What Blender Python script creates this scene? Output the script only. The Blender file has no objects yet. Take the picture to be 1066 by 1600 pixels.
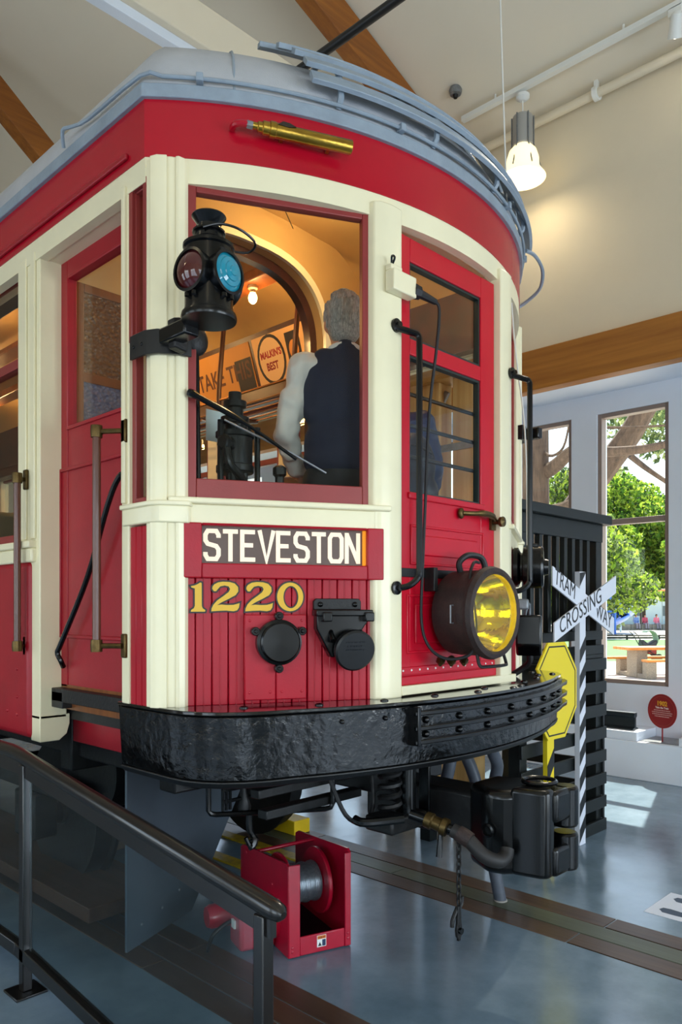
import bpy, math, random
from mathutils import Vector, Matrix
random.seed(7)
R_ = math.radians
scene = bpy.context.scene
COL = scene.collection

# ---------------------------------------------------------------- camera
cam_d = bpy.data.cameras.new('camera'); cam = bpy.data.objects.new('camera', cam_d); COL.objects.link(cam)
cam.location = (-3.03, -2.206, 1.70); cam.rotation_euler = (R_(90), 0, R_(-45.9))
cam_d.sensor_width = 36; cam_d.lens = 27.0; cam_d.shift_y = 0.0954; cam_d.clip_start = .05; cam_d.clip_end = 400
scene.camera = cam

# ---------------------------------------------------------------- world, sun, daylight at the windows, exposure
w = bpy.data.worlds.new('sky'); scene.world = w; w.use_nodes = True
nt = w.node_tree; nt.nodes.clear()
wo = nt.nodes.new('ShaderNodeOutputWorld'); bg = nt.nodes.new('ShaderNodeBackground'); sky = nt.nodes.new('ShaderNodeTexSky')
sky.sky_type = 'NISHITA'; sky.sun_disc = False; sky.sun_elevation = R_(56); sky.sun_rotation = R_(70); sky.air_density = 1.2; sky.dust_density = 1.5
nt.links.new(sky.outputs[0], bg.inputs[0]); nt.links.new(bg.outputs[0], wo.inputs[0]); bg.inputs[1].default_value = .30
def light(name, kind, loc, energy, color, rot=(0, 0, 0), **k):
    d = bpy.data.lights.new(name, kind); d.energy = energy; d.color = color
    for a, v in k.items(): setattr(d, a, v)
    o = bpy.data.objects.new(name, d); COL.objects.link(o); o.location = loc; o.rotation_euler = rot; return o
sun = light('sun', 'SUN', (12, 4, 14), 10.0, (1, .93, .82), angle=R_(.6))
sun.rotation_euler = Vector((-.52, -.16, -.84)).to_track_quat('-Z', 'Y').to_euler()
DAY = (.74, .87, 1.0)
# daylight entering through the tall windows of the entrance wall and of the left wall
for x in (-5.7, -.2, 2.6):
    light('daylight_entrance', 'AREA', (x, -8.05, 1.9), 165, DAY, (R_(-90), 0, R_(180)), shape='RECTANGLE', size=2.4, size_y=3.0)
for y in (-5.2, -1.6, 2.0, 5.6):
    light('daylight_left', 'AREA', (-7.05, y, 1.9), 55, DAY, (R_(90), 0, R_(-90)), shape='RECTANGLE', size=2.4, size_y=3.0)
scene.view_settings.view_transform = 'Standard'; scene.view_settings.look = 'None'
scene.view_settings.exposure = 0.42; scene.view_settings.gamma = 1.0; scene.view_settings.use_curve_mapping = False

# ---------------------------------------------------------------- materials
def lin(h):
    h = h.lstrip('#'); c = [int(h[i:i+2], 16)/255 for i in (0, 2, 4)]
    return tuple((x/12.92 if x <= .04045 else ((x+.055)/1.055)**2.4) for x in c) + (1,)
MATS = {}
def mat(name, col, rough=.5, metal=0, bump=0, bscale=30, var=0, vscale=4, coat=0, col2=None, stretch=(1, 1, 1), emit=None, estr=0, detail=4, rvar=0, spec=.5):
    if name in MATS: return MATS[name]
    m = bpy.data.materials.new(name); m.use_nodes = True; n = m.node_tree; b = n.nodes['Principled BSDF']
    c = lin(col) if isinstance(col, str) else col
    b.inputs['Base Color'].default_value = c; b.inputs['Roughness'].default_value = rough; b.inputs['Metallic'].default_value = metal
    b.inputs['Specular IOR Level'].default_value = spec
    if coat: b.inputs['Coat Weight'].default_value = coat; b.inputs['Coat Roughness'].default_value = .08
    if emit: b.inputs['Emission Color'].default_value = lin(emit); b.inputs['Emission Strength'].default_value = estr
    if var or bump or col2 or rvar:
        tc = n.nodes.new('ShaderNodeTexCoord'); mp = n.nodes.new('ShaderNodeMapping'); mp.inputs['Scale'].default_value = stretch
        n.links.new(tc.outputs['Object'], mp.inputs['Vector'])
    if var or col2 or rvar:
        nz = n.nodes.new('ShaderNodeTexNoise'); nz.inputs['Scale'].default_value = vscale; nz.inputs['Detail'].default_value = detail; nz.inputs['Roughness'].default_value = .62
        n.links.new(mp.outputs[0], nz.inputs['Vector'])
        cr = n.nodes.new('ShaderNodeValToRGB'); cr.color_ramp.elements[0].position = .3; cr.color_ramp.elements[1].position = .7
        c2 = lin(col2) if col2 else tuple(min(1, x*(1+var)) for x in c[:3])+(1,)
        c1 = c if col2 else tuple(x*(1-var) for x in c[:3])+(1,)
        cr.color_ramp.elements[0].color = c1; cr.color_ramp.elements[1].color = c2
        n.links.new(nz.outputs['Fac'], cr.inputs[0])
        if var or col2: n.links.new(cr.outputs[0], b.inputs['Base Color'])
        if rvar:
            mr = n.nodes.new('ShaderNodeMapRange'); mr.inputs[1].default_value = .3; mr.inputs[2].default_value = .7
            mr.inputs[3].default_value = max(.02, rough-rvar); mr.inputs[4].default_value = rough+rvar
            n.links.new(nz.outputs['Fac'], mr.inputs[0]); n.links.new(mr.outputs[0], b.inputs['Roughness'])
    if bump:
        nb = n.nodes.new('ShaderNodeTexNoise'); nb.inputs['Scale'].default_value = bscale; nb.inputs['Detail'].default_value = 5
        n.links.new(mp.outputs[0], nb.inputs['Vector'])
        bp = n.nodes.new('ShaderNodeBump'); bp.inputs['Strength'].default_value = bump; bp.inputs['Distance'].default_value = .01
        n.links.new(nb.outputs['Fac'], bp.inputs['Height']); n.links.new(bp.outputs[0], b.inputs['Normal'])
    MATS[name] = m; return m
def glassmat(name, tint='#ffffff', refl=.09, rough=.0):
    if name in MATS: return MATS[name]
    m = bpy.data.materials.new(name); m.use_nodes = True; n = m.node_tree; n.nodes.clear()
    o = n.nodes.new('ShaderNodeOutputMaterial'); mx = n.nodes.new('ShaderNodeMixShader'); tr = n.nodes.new('ShaderNodeBsdfTransparent'); gl = n.nodes.new('ShaderNodeBsdfGlossy')
    lw = n.nodes.new('ShaderNodeLayerWeight'); lw.inputs[0].default_value = .25
    mr = n.nodes.new('ShaderNodeMapRange'); mr.inputs[3].default_value = refl; mr.inputs[4].default_value = .6
    pw = n.nodes.new('ShaderNodeMath'); pw.operation = 'POWER'; pw.inputs[1].default_value = 2.2
    n.links.new(lw.outputs['Facing'], pw.inputs[0]); n.links.new(pw.outputs[0], mr.inputs[0])
    tr.inputs[0].default_value = lin(tint); gl.inputs['Roughness'].default_value = rough
    n.links.new(mr.outputs[0], mx.inputs[0]); n.links.new(tr.outputs[0], mx.inputs[1]); n.links.new(gl.outputs[0], mx.inputs[2]); n.links.new(mx.outputs[0], o.inputs[0])
    MATS[name] = m; return m
def woodmat(name, c1, c2, rough=.5, axis='Y', scale=3, bump=.08):
    """grain stretched along one axis"""
    st = {'X': (.12, 3, 3), 'Y': (3, .12, 3), 'Z': (3, 3, .12)}[axis]
    return mat(name, c1, rough, col2=c2, vscale=scale, stretch=st, bump=bump, bscale=12, detail=8)

RED = mat('crimson_paint', '#A80A22', .36, var=.10, vscale=3, spec=.35, bump=.05, bscale=90)
REDF = mat('crimson_letterboard_paint', '#AE0822', .24, var=.06, vscale=2, spec=.45, bump=.03, bscale=70)
DOORRED = mat('bright_red_door_paint', '#C00624', .32, var=.05, spec=.4)
SIDERED = mat('shaded_side_red', '#9C0E20', .42, var=.10, vscale=5, bump=.06, bscale=120)  # body red darkened: the side's shade is put into the colour
MAROON = mat('maroon_sash_paint', '#8C3230', .38, var=.08, bump=.05, bscale=100)
CREAM = mat('cream_paint', '#EFE6C2', .34, var=.04, vscale=3, coat=.15)
WHITE = mat('white_paint', '#EDEEE9', .5)
BLACK = mat('gloss_black_paint', '#060708', .24, var=.3, spec=.4)
BLACKM = mat('satin_black_paint', '#0D0E10', .42)
BUMPBLK = mat('hammered_black_bumper_paint', '#050607', .17, bump=.6, bscale=18, rvar=.07, vscale=9, spec=.55)
IRON = mat('dark_cast_iron', '#1B1A1A', .5, .3, bump=.3, bscale=60)
RUSTY = mat('rusted_brown_steel', '#3A2A26', .62, .2, col2='#231C1C', vscale=18, bump=.25, bscale=120)
STEEL = mat('grey_steel', '#7E8286', .4, .45, var=.2, vscale=30)
PIPE = mat('grey_pipe_paint', '#4A4F58', .45, var=.15, vscale=20)
BRASS = mat('aged_brass', '#9A7A32', .28, .95, col2='#B5923C', vscale=12, bump=.1, bscale=80)
BRASSD = mat('dark_bronze', '#5C4A2A', .4, .85, var=.3, vscale=40)
ROOFG = mat('pale_grey_roof_canvas', '#AEB0B4', .6, var=.07, vscale=5, bump=.18, bscale=160)
GUTTER = mat('blue_grey_trim_paint', '#8B98A4', .45, var=.12, vscale=8, bump=.2, bscale=50)
TAN = mat('tan_varnished_ceiling', '#C9A468', .45, var=.06)
MAHOG = mat('dark_mahogany', '#4A2014', .3, col2='#2A100B', vscale=8, coat=.3)
OAKD = mat('warm_oak', '#8A4E1E', .35, col2='#6A3812', vscale=7, stretch=(4, 4, .4), coat=.2)
AMBER = mat('amber_ceiling_varnish', '#D89A48', .35, var=.08)
GLASS = glassmat('clear_window_glass', '#F8FAF8', .012)
GLASSD = glassmat('door_glass', '#F8FAF8', .012)
YELLOW = mat('sign_yellow', '#F0D51E', .4)
RUBBER = mat('black_rubber', '#121214', .55)
def frosted():
    m = mat('pebbled_glass', '#B9B3BC', .22, bump=0); b = m.node_tree.nodes['Principled BSDF']; n = m.node_tree
    b.inputs['Transmission Weight'].default_value = .75; b.inputs['IOR'].default_value = 1.2
    v = n.nodes.new('ShaderNodeTexVoronoi'); v.inputs['Scale'].default_value = 55; t = n.nodes.new('ShaderNodeTexCoord'); n.links.new(t.outputs['Object'], v.inputs['Vector'])
    bp = n.nodes.new('ShaderNodeBump'); bp.inputs['Strength'].default_value = .8; bp.inputs['Distance'].default_value = .02
    n.links.new(v.outputs['Distance'], bp.inputs['Height']); n.links.new(bp.outputs[0], b.inputs['Normal']); return m
FROST = frosted()
def pebble(n, c):
    m = mat(n, c, .22); k = m.node_tree; b = k.nodes['Principled BSDF']; v = k.nodes.new('ShaderNodeTexVoronoi'); v.inputs['Scale'].default_value = 45; t = k.nodes.new('ShaderNodeTexCoord'); k.links.new(t.outputs['Object'], v.inputs['Vector'])
    bp = k.nodes.new('ShaderNodeBump'); bp.inputs['Strength'].default_value = .9; bp.inputs['Distance'].default_value = .02; k.links.new(v.outputs['Distance'], bp.inputs['Height']); k.links.new(bp.outputs[0], b.inputs['Normal']); return m

# ---------------------------------------------------------------- mesh builder
class Fr:
    """local frame: u right, v up, w out"""
    def __init__(s, o=(0, 0, 0), u=(1, 0, 0), v=(0, 1, 0), w=(0, 0, 1)): s.o, s.u, s.v, s.w = map(Vector, (o, u, v, w))
    def __call__(s, p): return s.o + s.u*p[0] + s.v*p[1] + s.w*p[2]
WORLD = Fr()
class MB:
    def __init__(s, fr=WORLD): s.v = []; s.f = []; s.fr = fr
    def add(s, vs, fs, raw=False):
        b = len(s.v); s.v += [tuple(v) if raw else tuple(s.fr(v)) for v in vs]; s.f += [tuple(b+i for i in f) for f in fs]; return s
    def box(s, x0, x1, y0, y1, z0, z1):
        vs = [(x, y, z) for z in (z0, z1) for y in (y0, y1) for x in (x0, x1)]
        return s.add(vs, [(0, 2, 3, 1), (4, 5, 7, 6), (0, 1, 5, 4), (2, 6, 7, 3), (0, 4, 6, 2), (1, 3, 7, 5)])
    def prism(s, poly, z0, z1, ax=2):
        """polygon in the two axes other than ax, extruded along ax"""
        n = len(poly)
        def mk(p, h):
            q = list(p); q.insert(ax, h); return q
        vs = [mk(p, z0) for p in poly]+[mk(p, z1) for p in poly]
        fs = [tuple(range(n-1, -1, -1)), tuple(range(n, 2*n))]+[(i, (i+1) % n, n+(i+1) % n, n+i) for i in range(n)]
        return s.add(vs, fs)
    def ring(s, fr4, d0, d1, t):
        """rectangular frame u0,u1,v0,v1 of member width t between depths"""
        u0, u1, v0, v1 = fr4
        s.box(u0, u0+t, v0, v1, d0, d1); s.box(u1-t, u1, v0, v1, d0, d1); s.box(u0+t, u1-t, v0, v0+t, d0, d1); s.box(u0+t, u1-t, v1-t, v1, d0, d1); return s
    def tube(s, path, r, seg=10, closed=False, caps=True):
        P = [s.fr(Vector(p)) for p in path]; n = len(P); rr = r if isinstance(r, (list, tuple)) else [r]*n
        sc_ = s.fr.u.length; rr = [q*sc_ for q in rr]
        T = []
        for i in range(n):
            a = P[(i-1) % n] if (closed or i > 0) else P[i]; b = P[(i+1) % n] if (closed or i < n-1) else P[i]
            t = b-a; T.append(t.normalized() if t.length > 1e-9 else Vector((0, 0, 1)))
        up = Vector((0, 0, 1)) if abs(T[0].z) < .9 else Vector((1, 0, 0))
        N = (up-T[0]*up.dot(T[0])).normalized(); vs = []
        for i in range(n):
            N = N-T[i]*N.dot(T[i]); N = N.normalized() if N.length > 1e-6 else T[i].orthogonal().normalized()
            B = T[i].cross(N)
            for k in range(seg):
                a = 2*math.pi*k/seg; vs.append(P[i]+(N*math.cos(a)+B*math.sin(a))*rr[i])
        fs = []
        for i in range(n if closed else n-1):
            j = (i+1) % n
            for k in range(seg): fs.append((i*seg+k, i*seg+(k+1) % seg, j*seg+(k+1) % seg, j*seg+k))
        if caps and not closed: fs += [tuple(range(seg-1, -1, -1)), tuple((n-1)*seg+k for k in range(seg))]
        return s.add(vs, fs, raw=True)
    def cyl(s, p0, p1, r0, r1=None, seg=20): return s.tube([p0, p1], [r0, r0 if r1 is None else r1], seg)
    def lathe(s, prof, c, ax=(0, 0, 1), seg=28, close=False, open_=False):
        """profile of (radius, height) around axis through c (in the local frame)"""
        c = s.fr(Vector(c)); A = (s.fr.u*ax[0]+s.fr.v*ax[1]+s.fr.w*ax[2]).normalized(); sc_ = s.fr.u.length; prof = [(r*sc_, h*sc_) for r, h in prof]; N = A.orthogonal().normalized(); B = A.cross(N); vs = []; n = len(prof)
        for r, h in prof:
            for k in range(seg):
                a = 2*math.pi*k/seg; vs.append(c+A*h+(N*math.cos(a)+B*math.sin(a))*max(r, 1e-5))
        fs = [(i*seg+k, i*seg+(k+1) % seg, (i+1)*seg+(k+1) % seg, (i+1)*seg+k) for i in range(n-1) for k in range(seg)]
        if close: fs += [((n-1)*seg+k, (n-1)*seg+(k+1) % seg, (k+1) % seg, k) for k in range(seg)]
        elif not open_:
            if prof[0][0] > 1e-4: fs.append(tuple(range(seg-1, -1, -1)))
            if prof[-1][0] > 1e-4: fs.append(tuple((n-1)*seg+k for k in range(seg)))
        return s.add(vs, fs, raw=True)
    def ell(s, c, rad, seg=16, rings=10, rot=None):
        vs = []; M = rot or Matrix.Identity(3)
        for i in range(rings+1):
            th = math.pi*i/rings
            for k in range(seg):
                a = 2*math.pi*k/seg
                vs.append(Vector(c)+M@Vector((rad[0]*math.sin(th)*math.cos(a), rad[1]*math.sin(th)*math.sin(a), rad[2]*math.cos(th))))
        fs = [(i*seg+k, (i+1)*seg+k, (i+1)*seg+(k+1) % seg, i*seg+(k+1) % seg) for i in range(rings) for k in range(seg)]
        return s.add(vs, fs)
    def caps(s, p0, p1, r0, r1=None, seg=12):
        r1 = r0 if r1 is None else r1; p0, p1 = Vector(p0), Vector(p1); d = (p1-p0); L = d.length; d = d/L if L > 1e-6 else Vector((0, 0, 1)); pts = []; rs = []
        for i in range(5):
            a = math.pi/2*(1-i/4); pts.append(p0-d*r0*math.sin(a)); rs.append(max(r0*math.cos(a), 1e-4))
        for i in range(5):
            a = math.pi/2*i/4; pts.append(p1+d*r1*math.sin(a)); rs.append(max(r1*math.cos(a), 1e-4))
        return s.tube(pts, rs, seg)
    def grid(s, rows, flip=False, closed=False):
        n = len(rows[0]); vs = [p for r in rows for p in r]; fs = []
        for i in range(len(rows)-1):
            for k in range(n if closed else n-1):
                q = (i*n+k, i*n+(k+1) % n, (i+1)*n+(k+1) % n, (i+1)*n+k); fs.append(q[::-1] if flip else q)
        return s.add(vs, fs)
    def stroke(s, path, wd, w0, w1, closed=False):
        """flat thick polyline in u,v (mitred), width single or per point"""
        n = len(path); ww = wd if isinstance(wd, (list, tuple)) else [wd]*n; L = []; Rr = []
        for i in range(n):
            p = Vector(path[i][:2]); a = Vector(path[(i-1) % n][:2]) if (closed or i > 0) else None; b = Vector(path[(i+1) % n][:2]) if (closed or i < n-1) else None
            d1 = (p-a).normalized() if a is not None else None; d2 = (b-p).normalized() if b is not None else None
            d1 = d1 or d2; d2 = d2 or d1
            n1 = Vector((-d1.y, d1.x)); n2 = Vector((-d2.y, d2.x)); m = (n1+n2); m = m.normalized() if m.length > 1e-6 else n1
            k = ww[i]/2/max(.45, m.dot(n1)); L.append(p+m*k); Rr.append(p-m*k)
        vs = []
        for i in range(n): vs += [(L[i].x, L[i].y, w0), (Rr[i].x, Rr[i].y, w0), (L[i].x, L[i].y, w1), (Rr[i].x, Rr[i].y, w1)]
        fs = []
        for i in range(n if closed else n-1):
            a = 4*i; b = 4*((i+1) % n)
            fs += [(a+2, a+3, b+3, b+2), (a, a+2, b+2, b), (a+1, b+1, b+3, a+3), (a, b, b+1, a+1)]
        if not closed: e = 4*(n-1); fs += [(0, 1, 3, 2), (e, e+2, e+3, e+1)]
        return s.add(vs, fs)
    def build(s, name, m, parent=None, bevel=0, smooth=35, kind=None, seg=2):
        me = bpy.data.meshes.new(name); me.from_pydata(s.v, [], s.f); me.validate()
        ms = m if isinstance(m, (list, tuple)) else [m]
        for q in ms: me.materials.append(q)
        import bmesh
        bm = bmesh.new(); bm.from_mesh(me); bmesh.ops.recalc_face_normals(bm, faces=bm.faces); bm.to_mesh(me); bm.free()
        if smooth:
            me.polygons.foreach_set('use_smooth', [True]*len(me.polygons)); me.set_sharp_from_angle(angle=R_(smooth))
        o = bpy.data.objects.new(name, me); COL.objects.link(o); setparent(o, parent)
        if bevel:
            b = o.modifiers.new('bevel', 'BEVEL'); b.width = bevel; b.segments = seg; b.limit_method = 'ANGLE'; b.angle_limit = R_(40)
        if kind: o['kind'] = kind
        return o
def setparent(o, p):
    if p is None: return
    o.parent = p
    if p.type == 'EMPTY': o.matrix_parent_inverse = (Matrix.LocRotScale(p.location, p.rotation_euler, p.scale)).inverted()
def tag(o, label, cat, group=None):
    o['label'] = label; o['category'] = cat
    if group: o['group'] = group
    return o
def thing(name, label, cat, loc, group=None):
    o = bpy.data.objects.new(name, None); COL.objects.link(o); o.location = loc; o.empty_display_size = .1
    return tag(o, label, cat, group)
def struct(o): o['kind'] = 'structure'; return o
def smooth_path(pts, n=6):
    """Catmull-Rom through the points"""
    P = [Vector(p) for p in pts]; out = []
    for i in range(len(P)-1):
        a = P[max(i-1, 0)]; b = P[i]; c = P[i+1]; d = P[min(i+2, len(P)-1)]
        for k in range(n):
            t = k/n; out.append(.5*((2*b)+(c-a)*t+(2*a-5*b+4*c-d)*t*t+(3*b-a-3*c+d)*t**3))
    out.append(P[-1]); return out
def text(name, body, fr, u, v, wd, size, m, parent, sx=1, bold=0, ext=.001, rot=0, shear=0, align='LEFT', spacing=1):
    cu = bpy.data.curves.new(name, 'FONT'); cu.body = body; cu.size = size; cu.offset = bold; cu.extrude = ext; cu.align_x = align; cu.shear = shear; cu.space_character = spacing; cu.resolution_u = 3
    t = bpy.data.objects.new(name, cu); COL.objects.link(t)
    me = bpy.data.meshes.new_from_object(t); COL.objects.unlink(t); bpy.data.objects.remove(t)
    c, s_ = math.cos(rot), math.sin(rot)
    for q in me.vertices:
        x, y, z = q.co.x*sx, q.co.y, q.co.z; q.co = fr((u+x*c-y*s_, v+x*s_+y*c, wd+z))
    me.name = name; me.materials.clear(); me.materials.append(m)
    o = bpy.data.objects.new(name, me); COL.objects.link(o); setparent(o, parent); return o
def marks(name, fr, uc, v, wd, width, h, m, parent, seed=1, ext=.0008):
    """a row of small marks standing for print too small to read"""
    rr = random.Random(seed); q = MB(fr); u = uc-width/2
    while u < uc+width/2:
        l = rr.uniform(.4, 1.6)*h; q.box(u, min(u+l, uc+width/2), v, v+h, wd, wd+ext); u += l+h*rr.uniform(.3, .6)
    o = q.build(name, m, parent, smooth=0); o['kind'] = 'stuff'; return o
def copies(src, locs, parent=None):
    """object copies sharing mesh data, moved by offsets"""
    out = []
    for l in locs:
        c = src.copy(); COL.objects.link(c); c.location = Vector(src.location)+Vector(l); out.append(c)
    return out
def dup(root, off, label=None):
    r = root.copy(); COL.objects.link(r); r.location = Vector(root.location)+Vector(off)
    if label: r['label'] = label
    for ch in list(root.children):
        c = ch.copy(); COL.objects.link(c); c.parent = r; c.matrix_parent_inverse = ch.matrix_parent_inverse.copy()
        for g in ch.children:
            d = g.copy(); COL.objects.link(d); d.parent = c
    return r

# ================================================================ the room
WALLM = mat('warm_white_wall_paint', '#E2D6BE', .7, var=.02, vscale=2)
WALLC = mat('daylight_tinted_wall_white', '#DDE4EE', .65, var=.02, vscale=2)  # white wall tinted blue, cool daylight put into the colour
CEILM = mat('off_white_ceiling', '#E6DCC8', .75, var=.03, vscale=.6)
CONC = mat('polished_concrete', '#5A6F7E', .17, col2='#869AAA', vscale=1.6, bump=.02, bscale=8, rvar=.08, detail=10, spec=.6)
PLANKM = woodmat('worn_brown_track_plank', '#5C4433', '#3E2E25', .42, 'Y', 4)
PLANKG = woodmat('grey_green_track_plank', '#59604F', '#474838', .45, 'Y', 4)
GLULAM = woodmat('honey_fir_timber', '#B8792E', '#94591C', .5, 'Y', 5)
RAFT = woodmat('orange_fir_rafter', '#A9661F', '#7E4612', .5, 'X', 5)
POSTW = woodmat('pale_fir_post', '#E2BC7E', '#C4944C', .5, 'Z', 5)
WFRAME = mat('taupe_window_frame', '#8C7B72', .5)
floor = struct(MB().box(-7.2, 5.3, -8.2, 14.2, -.2, 0).build('floor', CONC))
# timber planks bedded flush beside the rails: each its own piece, standing 4 mm proud
def planks(x0, x1, segs, ms):
    n = len(ms); wdt = (x1-x0)/n; k = 0
    for i, m in enumerate(ms):
        for (y0, y1) in segs[i % len(segs)]:
            p = MB().box(x0+wdt*i+.003, x0+wdt*(i+1)-.003, y0+.003, y1-.003, -.05, .004).build('plank', m, floor, bevel=.003, seg=1)
SA = [(-7.5, -5.2), (-5.2, -2.6), (-2.6, -.30), (-.30, 2.4), (2.4, 5.5)]; SB = [(-7.5, -4.3), (-4.3, -1.4), (-1.4, 1.0), (1.0, 5.5)]
planks(.583, 1.05, [SA, SB, [(-7.5, -3.1), (-3.1, -.36), (-.36, 1.9), (1.9, 5.5)]], [PLANKM, PLANKG, PLANKM])
planks(-1.08, -.68, [SB, SA, SB], [PLANKM, PLANKM, PLANKM])
YSTR = mat('worn_yellow_floor_paint', '#C9A31A', .5, col2='#8C7220', vscale=20)
# ceiling: two slopes meeting over the tram
def zc(x): return 8.55-.344*abs(x)
c = MB()
for a, b in ((-7.3, 0), (0, 4.75)):
    c.add([(a, -8.3, zc(a)), (b, -8.3, zc(b)), (b, 14.3, zc(b)), (a, 14.3, zc(a)), (a, -8.3, zc(a)+.2), (b, -8.3, zc(b)+.2), (b, 14.3, zc(b)+.2), (a, 14.3, zc(a)+.2)],
          [(0, 1, 2, 3), (7, 6, 5, 4), (0, 4, 5, 1), (2, 6, 7, 3), (0, 3, 7, 4), (1, 5, 6, 2)])
struct(c.build('ceiling', CEILM))
# right wall: low wall, piers between the windows, lintel, soffit and the upper wall on the beam
WY = [(.895+1.087*i, 1.677+1.087*i) for i in range(0, 9)]
wr = MB(); wr.box(5.05, 5.30, -8.2, 14.2, 0, .90); wr.box(5.05, 5.30, -8.2, 14.2, 3.86, 4.5)
edges = [-8.2]+[v for p in WY for v in p]+[14.2]
for i in range(0, len(edges), 2): wr.box(5.05, 5.30, edges[i], edges[i+1], .90, 3.86)
wall_right = struct(wr.build('wall_right', WALLC))
MB().box(4.47, 5.05, -8.2, 14.2, 4.085, 4.5).build('soffit', WALLC, wall_right)
MB().box(4.48, 4.75, -8.2, 14.2, 4.5, 7.05).build('upper_wall', WALLM, wall_right)
struct(MB().box(4.40, 4.56, -8.2, 14.2, 4.08, 4.52).build('trim_1', GLULAM, bevel=.01))
wi = 0
for (y0, y1) in WY:
    if y0 < -3 or y1 > 8: continue
    wi += 1
    f = MB(Fr((5.12, 0, 0), (0, -1, 0), (0, 0, 1), (-1, 0, 0))); f.ring((-y1, -y0, .90, 3.86), -.06, .05, .045); f.box(-y1, -y0, 2.63, 2.69, -.06, .04)
    wn = struct(f.build('window_%d' % wi, WFRAME, bevel=.004))
    for z0, z1 in ((.945, 2.63), (2.69, 3.815)): MB().box(5.125, 5.131, y0+.045, y1-.045, z0, z1).build('pane', GLASS, wn)
# raised plinth along the window wall with display blocks
pl = struct(MB().box(4.53, 5.05, -8.2, 14.2, 0, .38).build('trim_2', WALLC, bevel=.008))
MB().box(4.56, 5.04, 1.02, 6.5, .38, .47).build('display_block', WALLC, pl, bevel=.006)
MB().box(4.53, 5.04, -1.2, .60, .38, .46).build('display_block', WALLC, pl, bevel=.006)
MB().box(4.60, 4.98, .62, 1.0, .381, .386).build('recess_plate', STEEL, pl)
# the other walls
def wall_with_windows(name, axis, pos, lo, hi, wins, top, z0=.40, z1=3.40, gable=False):
    m = MB(); t = .25*(1 if pos > 0 else -1)
    def bx(a, b, c0, c1):
        x = sorted((pos, pos+t))
        if axis == 'X': m.box(x[0], x[1], a, b, c0, c1)
        else: m.box(a, b, x[0], x[1], c0, c1)
    bx(lo, hi, 0, z0); bx(lo, hi, z1, top); e = [lo]+[v for p in wins for v in p]+[hi]
    for i in range(0, len(e), 2): bx(e[i], e[i+1], z0, z1)
    if gable:
        y = sorted((pos, pos+t)); m.prism([(lo, top), (hi, top), (hi, zc(hi)+.1), (0, 8.7), (lo, zc(lo)+.1)], y[0], y[1], ax=1)
    o = struct(m.build(name, WALLM)); return o
wall_with_windows('wall_left', 'X', -7.0, -8.2, 14.2, [(y-1.2, y+1.2) for y in (-5.2, -1.6, 2.0, 5.6)], 6.4)
wall_with_windows('wall_front', 'Y', -8.0, -7.2, 5.2, [(x-1.2, x+1.2) for x in (-5.7, -.2, 2.6)], 6.0, gable=True)
wall_with_windows('wall_back', 'Y', 14.0, -7.2, 5.2, [], 6.0, gable=True)
k = wi
for y in (-5.2, -1.6, 2.0, 5.6):
    k += 1; f = MB(Fr((-7.05, 0, 0), (0, 1, 0), (0, 0, 1), (1, 0, 0))); f.ring((y-1.2, y+1.2, 0.40, 3.40), -.05, .05, .06); f.box(y-.03, y+.03, .45, 3.35, -.04, .04); f.box(y-1.2, y+1.2, 2.37, 2.43, -.04, .04); struct(f.build('window_%d' % k, WFRAME))
for x in (-5.7, -.2, 2.6):
    k += 1; f = MB(Fr((0, -8.05, 0), (-1, 0, 0), (0, 0, 1), (0, 1, 0))); f.ring((-x-1.2, -x+1.2, 0.40, 3.40), -.05, .05, .06); f.box(-x-.03, -x+.03, .45, 3.35, -.04, .04); f.box(-x-1.2, -x+1.2, 2.37, 2.43, -.04, .04); struct(f.build('window_%d' % k, WFRAME))
# roof timbers
def beam(name, a, b, wd, ht, m, label, cat, up=(0, 0, 1), group=None):
    a, b = Vector(a), Vector(b); t = (b-a).normalized(); s = t.cross(Vector(up)).normalized(); u = s.cross(t); L = (b-a).length
    o = MB(Fr(a, t, s, u)).box(0, L, -wd/2, wd/2, -ht/2, ht/2).build(name, m, bevel=.006); return tag(o, label, cat, group) if label else o
beam('roof_rafter', (.05, 3.1, zc(.05)-.22), (4.4, 3.1, zc(4.4)-.22), .17, .36, RAFT, 'orange timber rafter on the white ceiling behind the tram roof slats', 'rafter')
beam('roof_brace', (-.45, 7.0, 8.62), (3.0, 7.0, 5.9), .20, .30, RAFT, 'dark timber brace under the ceiling at the upper left edge', 'brace')
tb = thing('tie_beam', 'white boxed tie beam crossing the ceiling above the tram corner', 'beam', (-1.2, 3.05, 6.2))
MB().box(-6.9, 4.4, 2.93, 3.17, 6.28, 6.62).build('beam_core', WALLM, tb, bevel=.01); MB().box(-6.9, 4.4, 3.0, 3.10, 6.2, 6.28).build('bottom_channel', WALLC, tb, bevel=.005)
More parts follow.
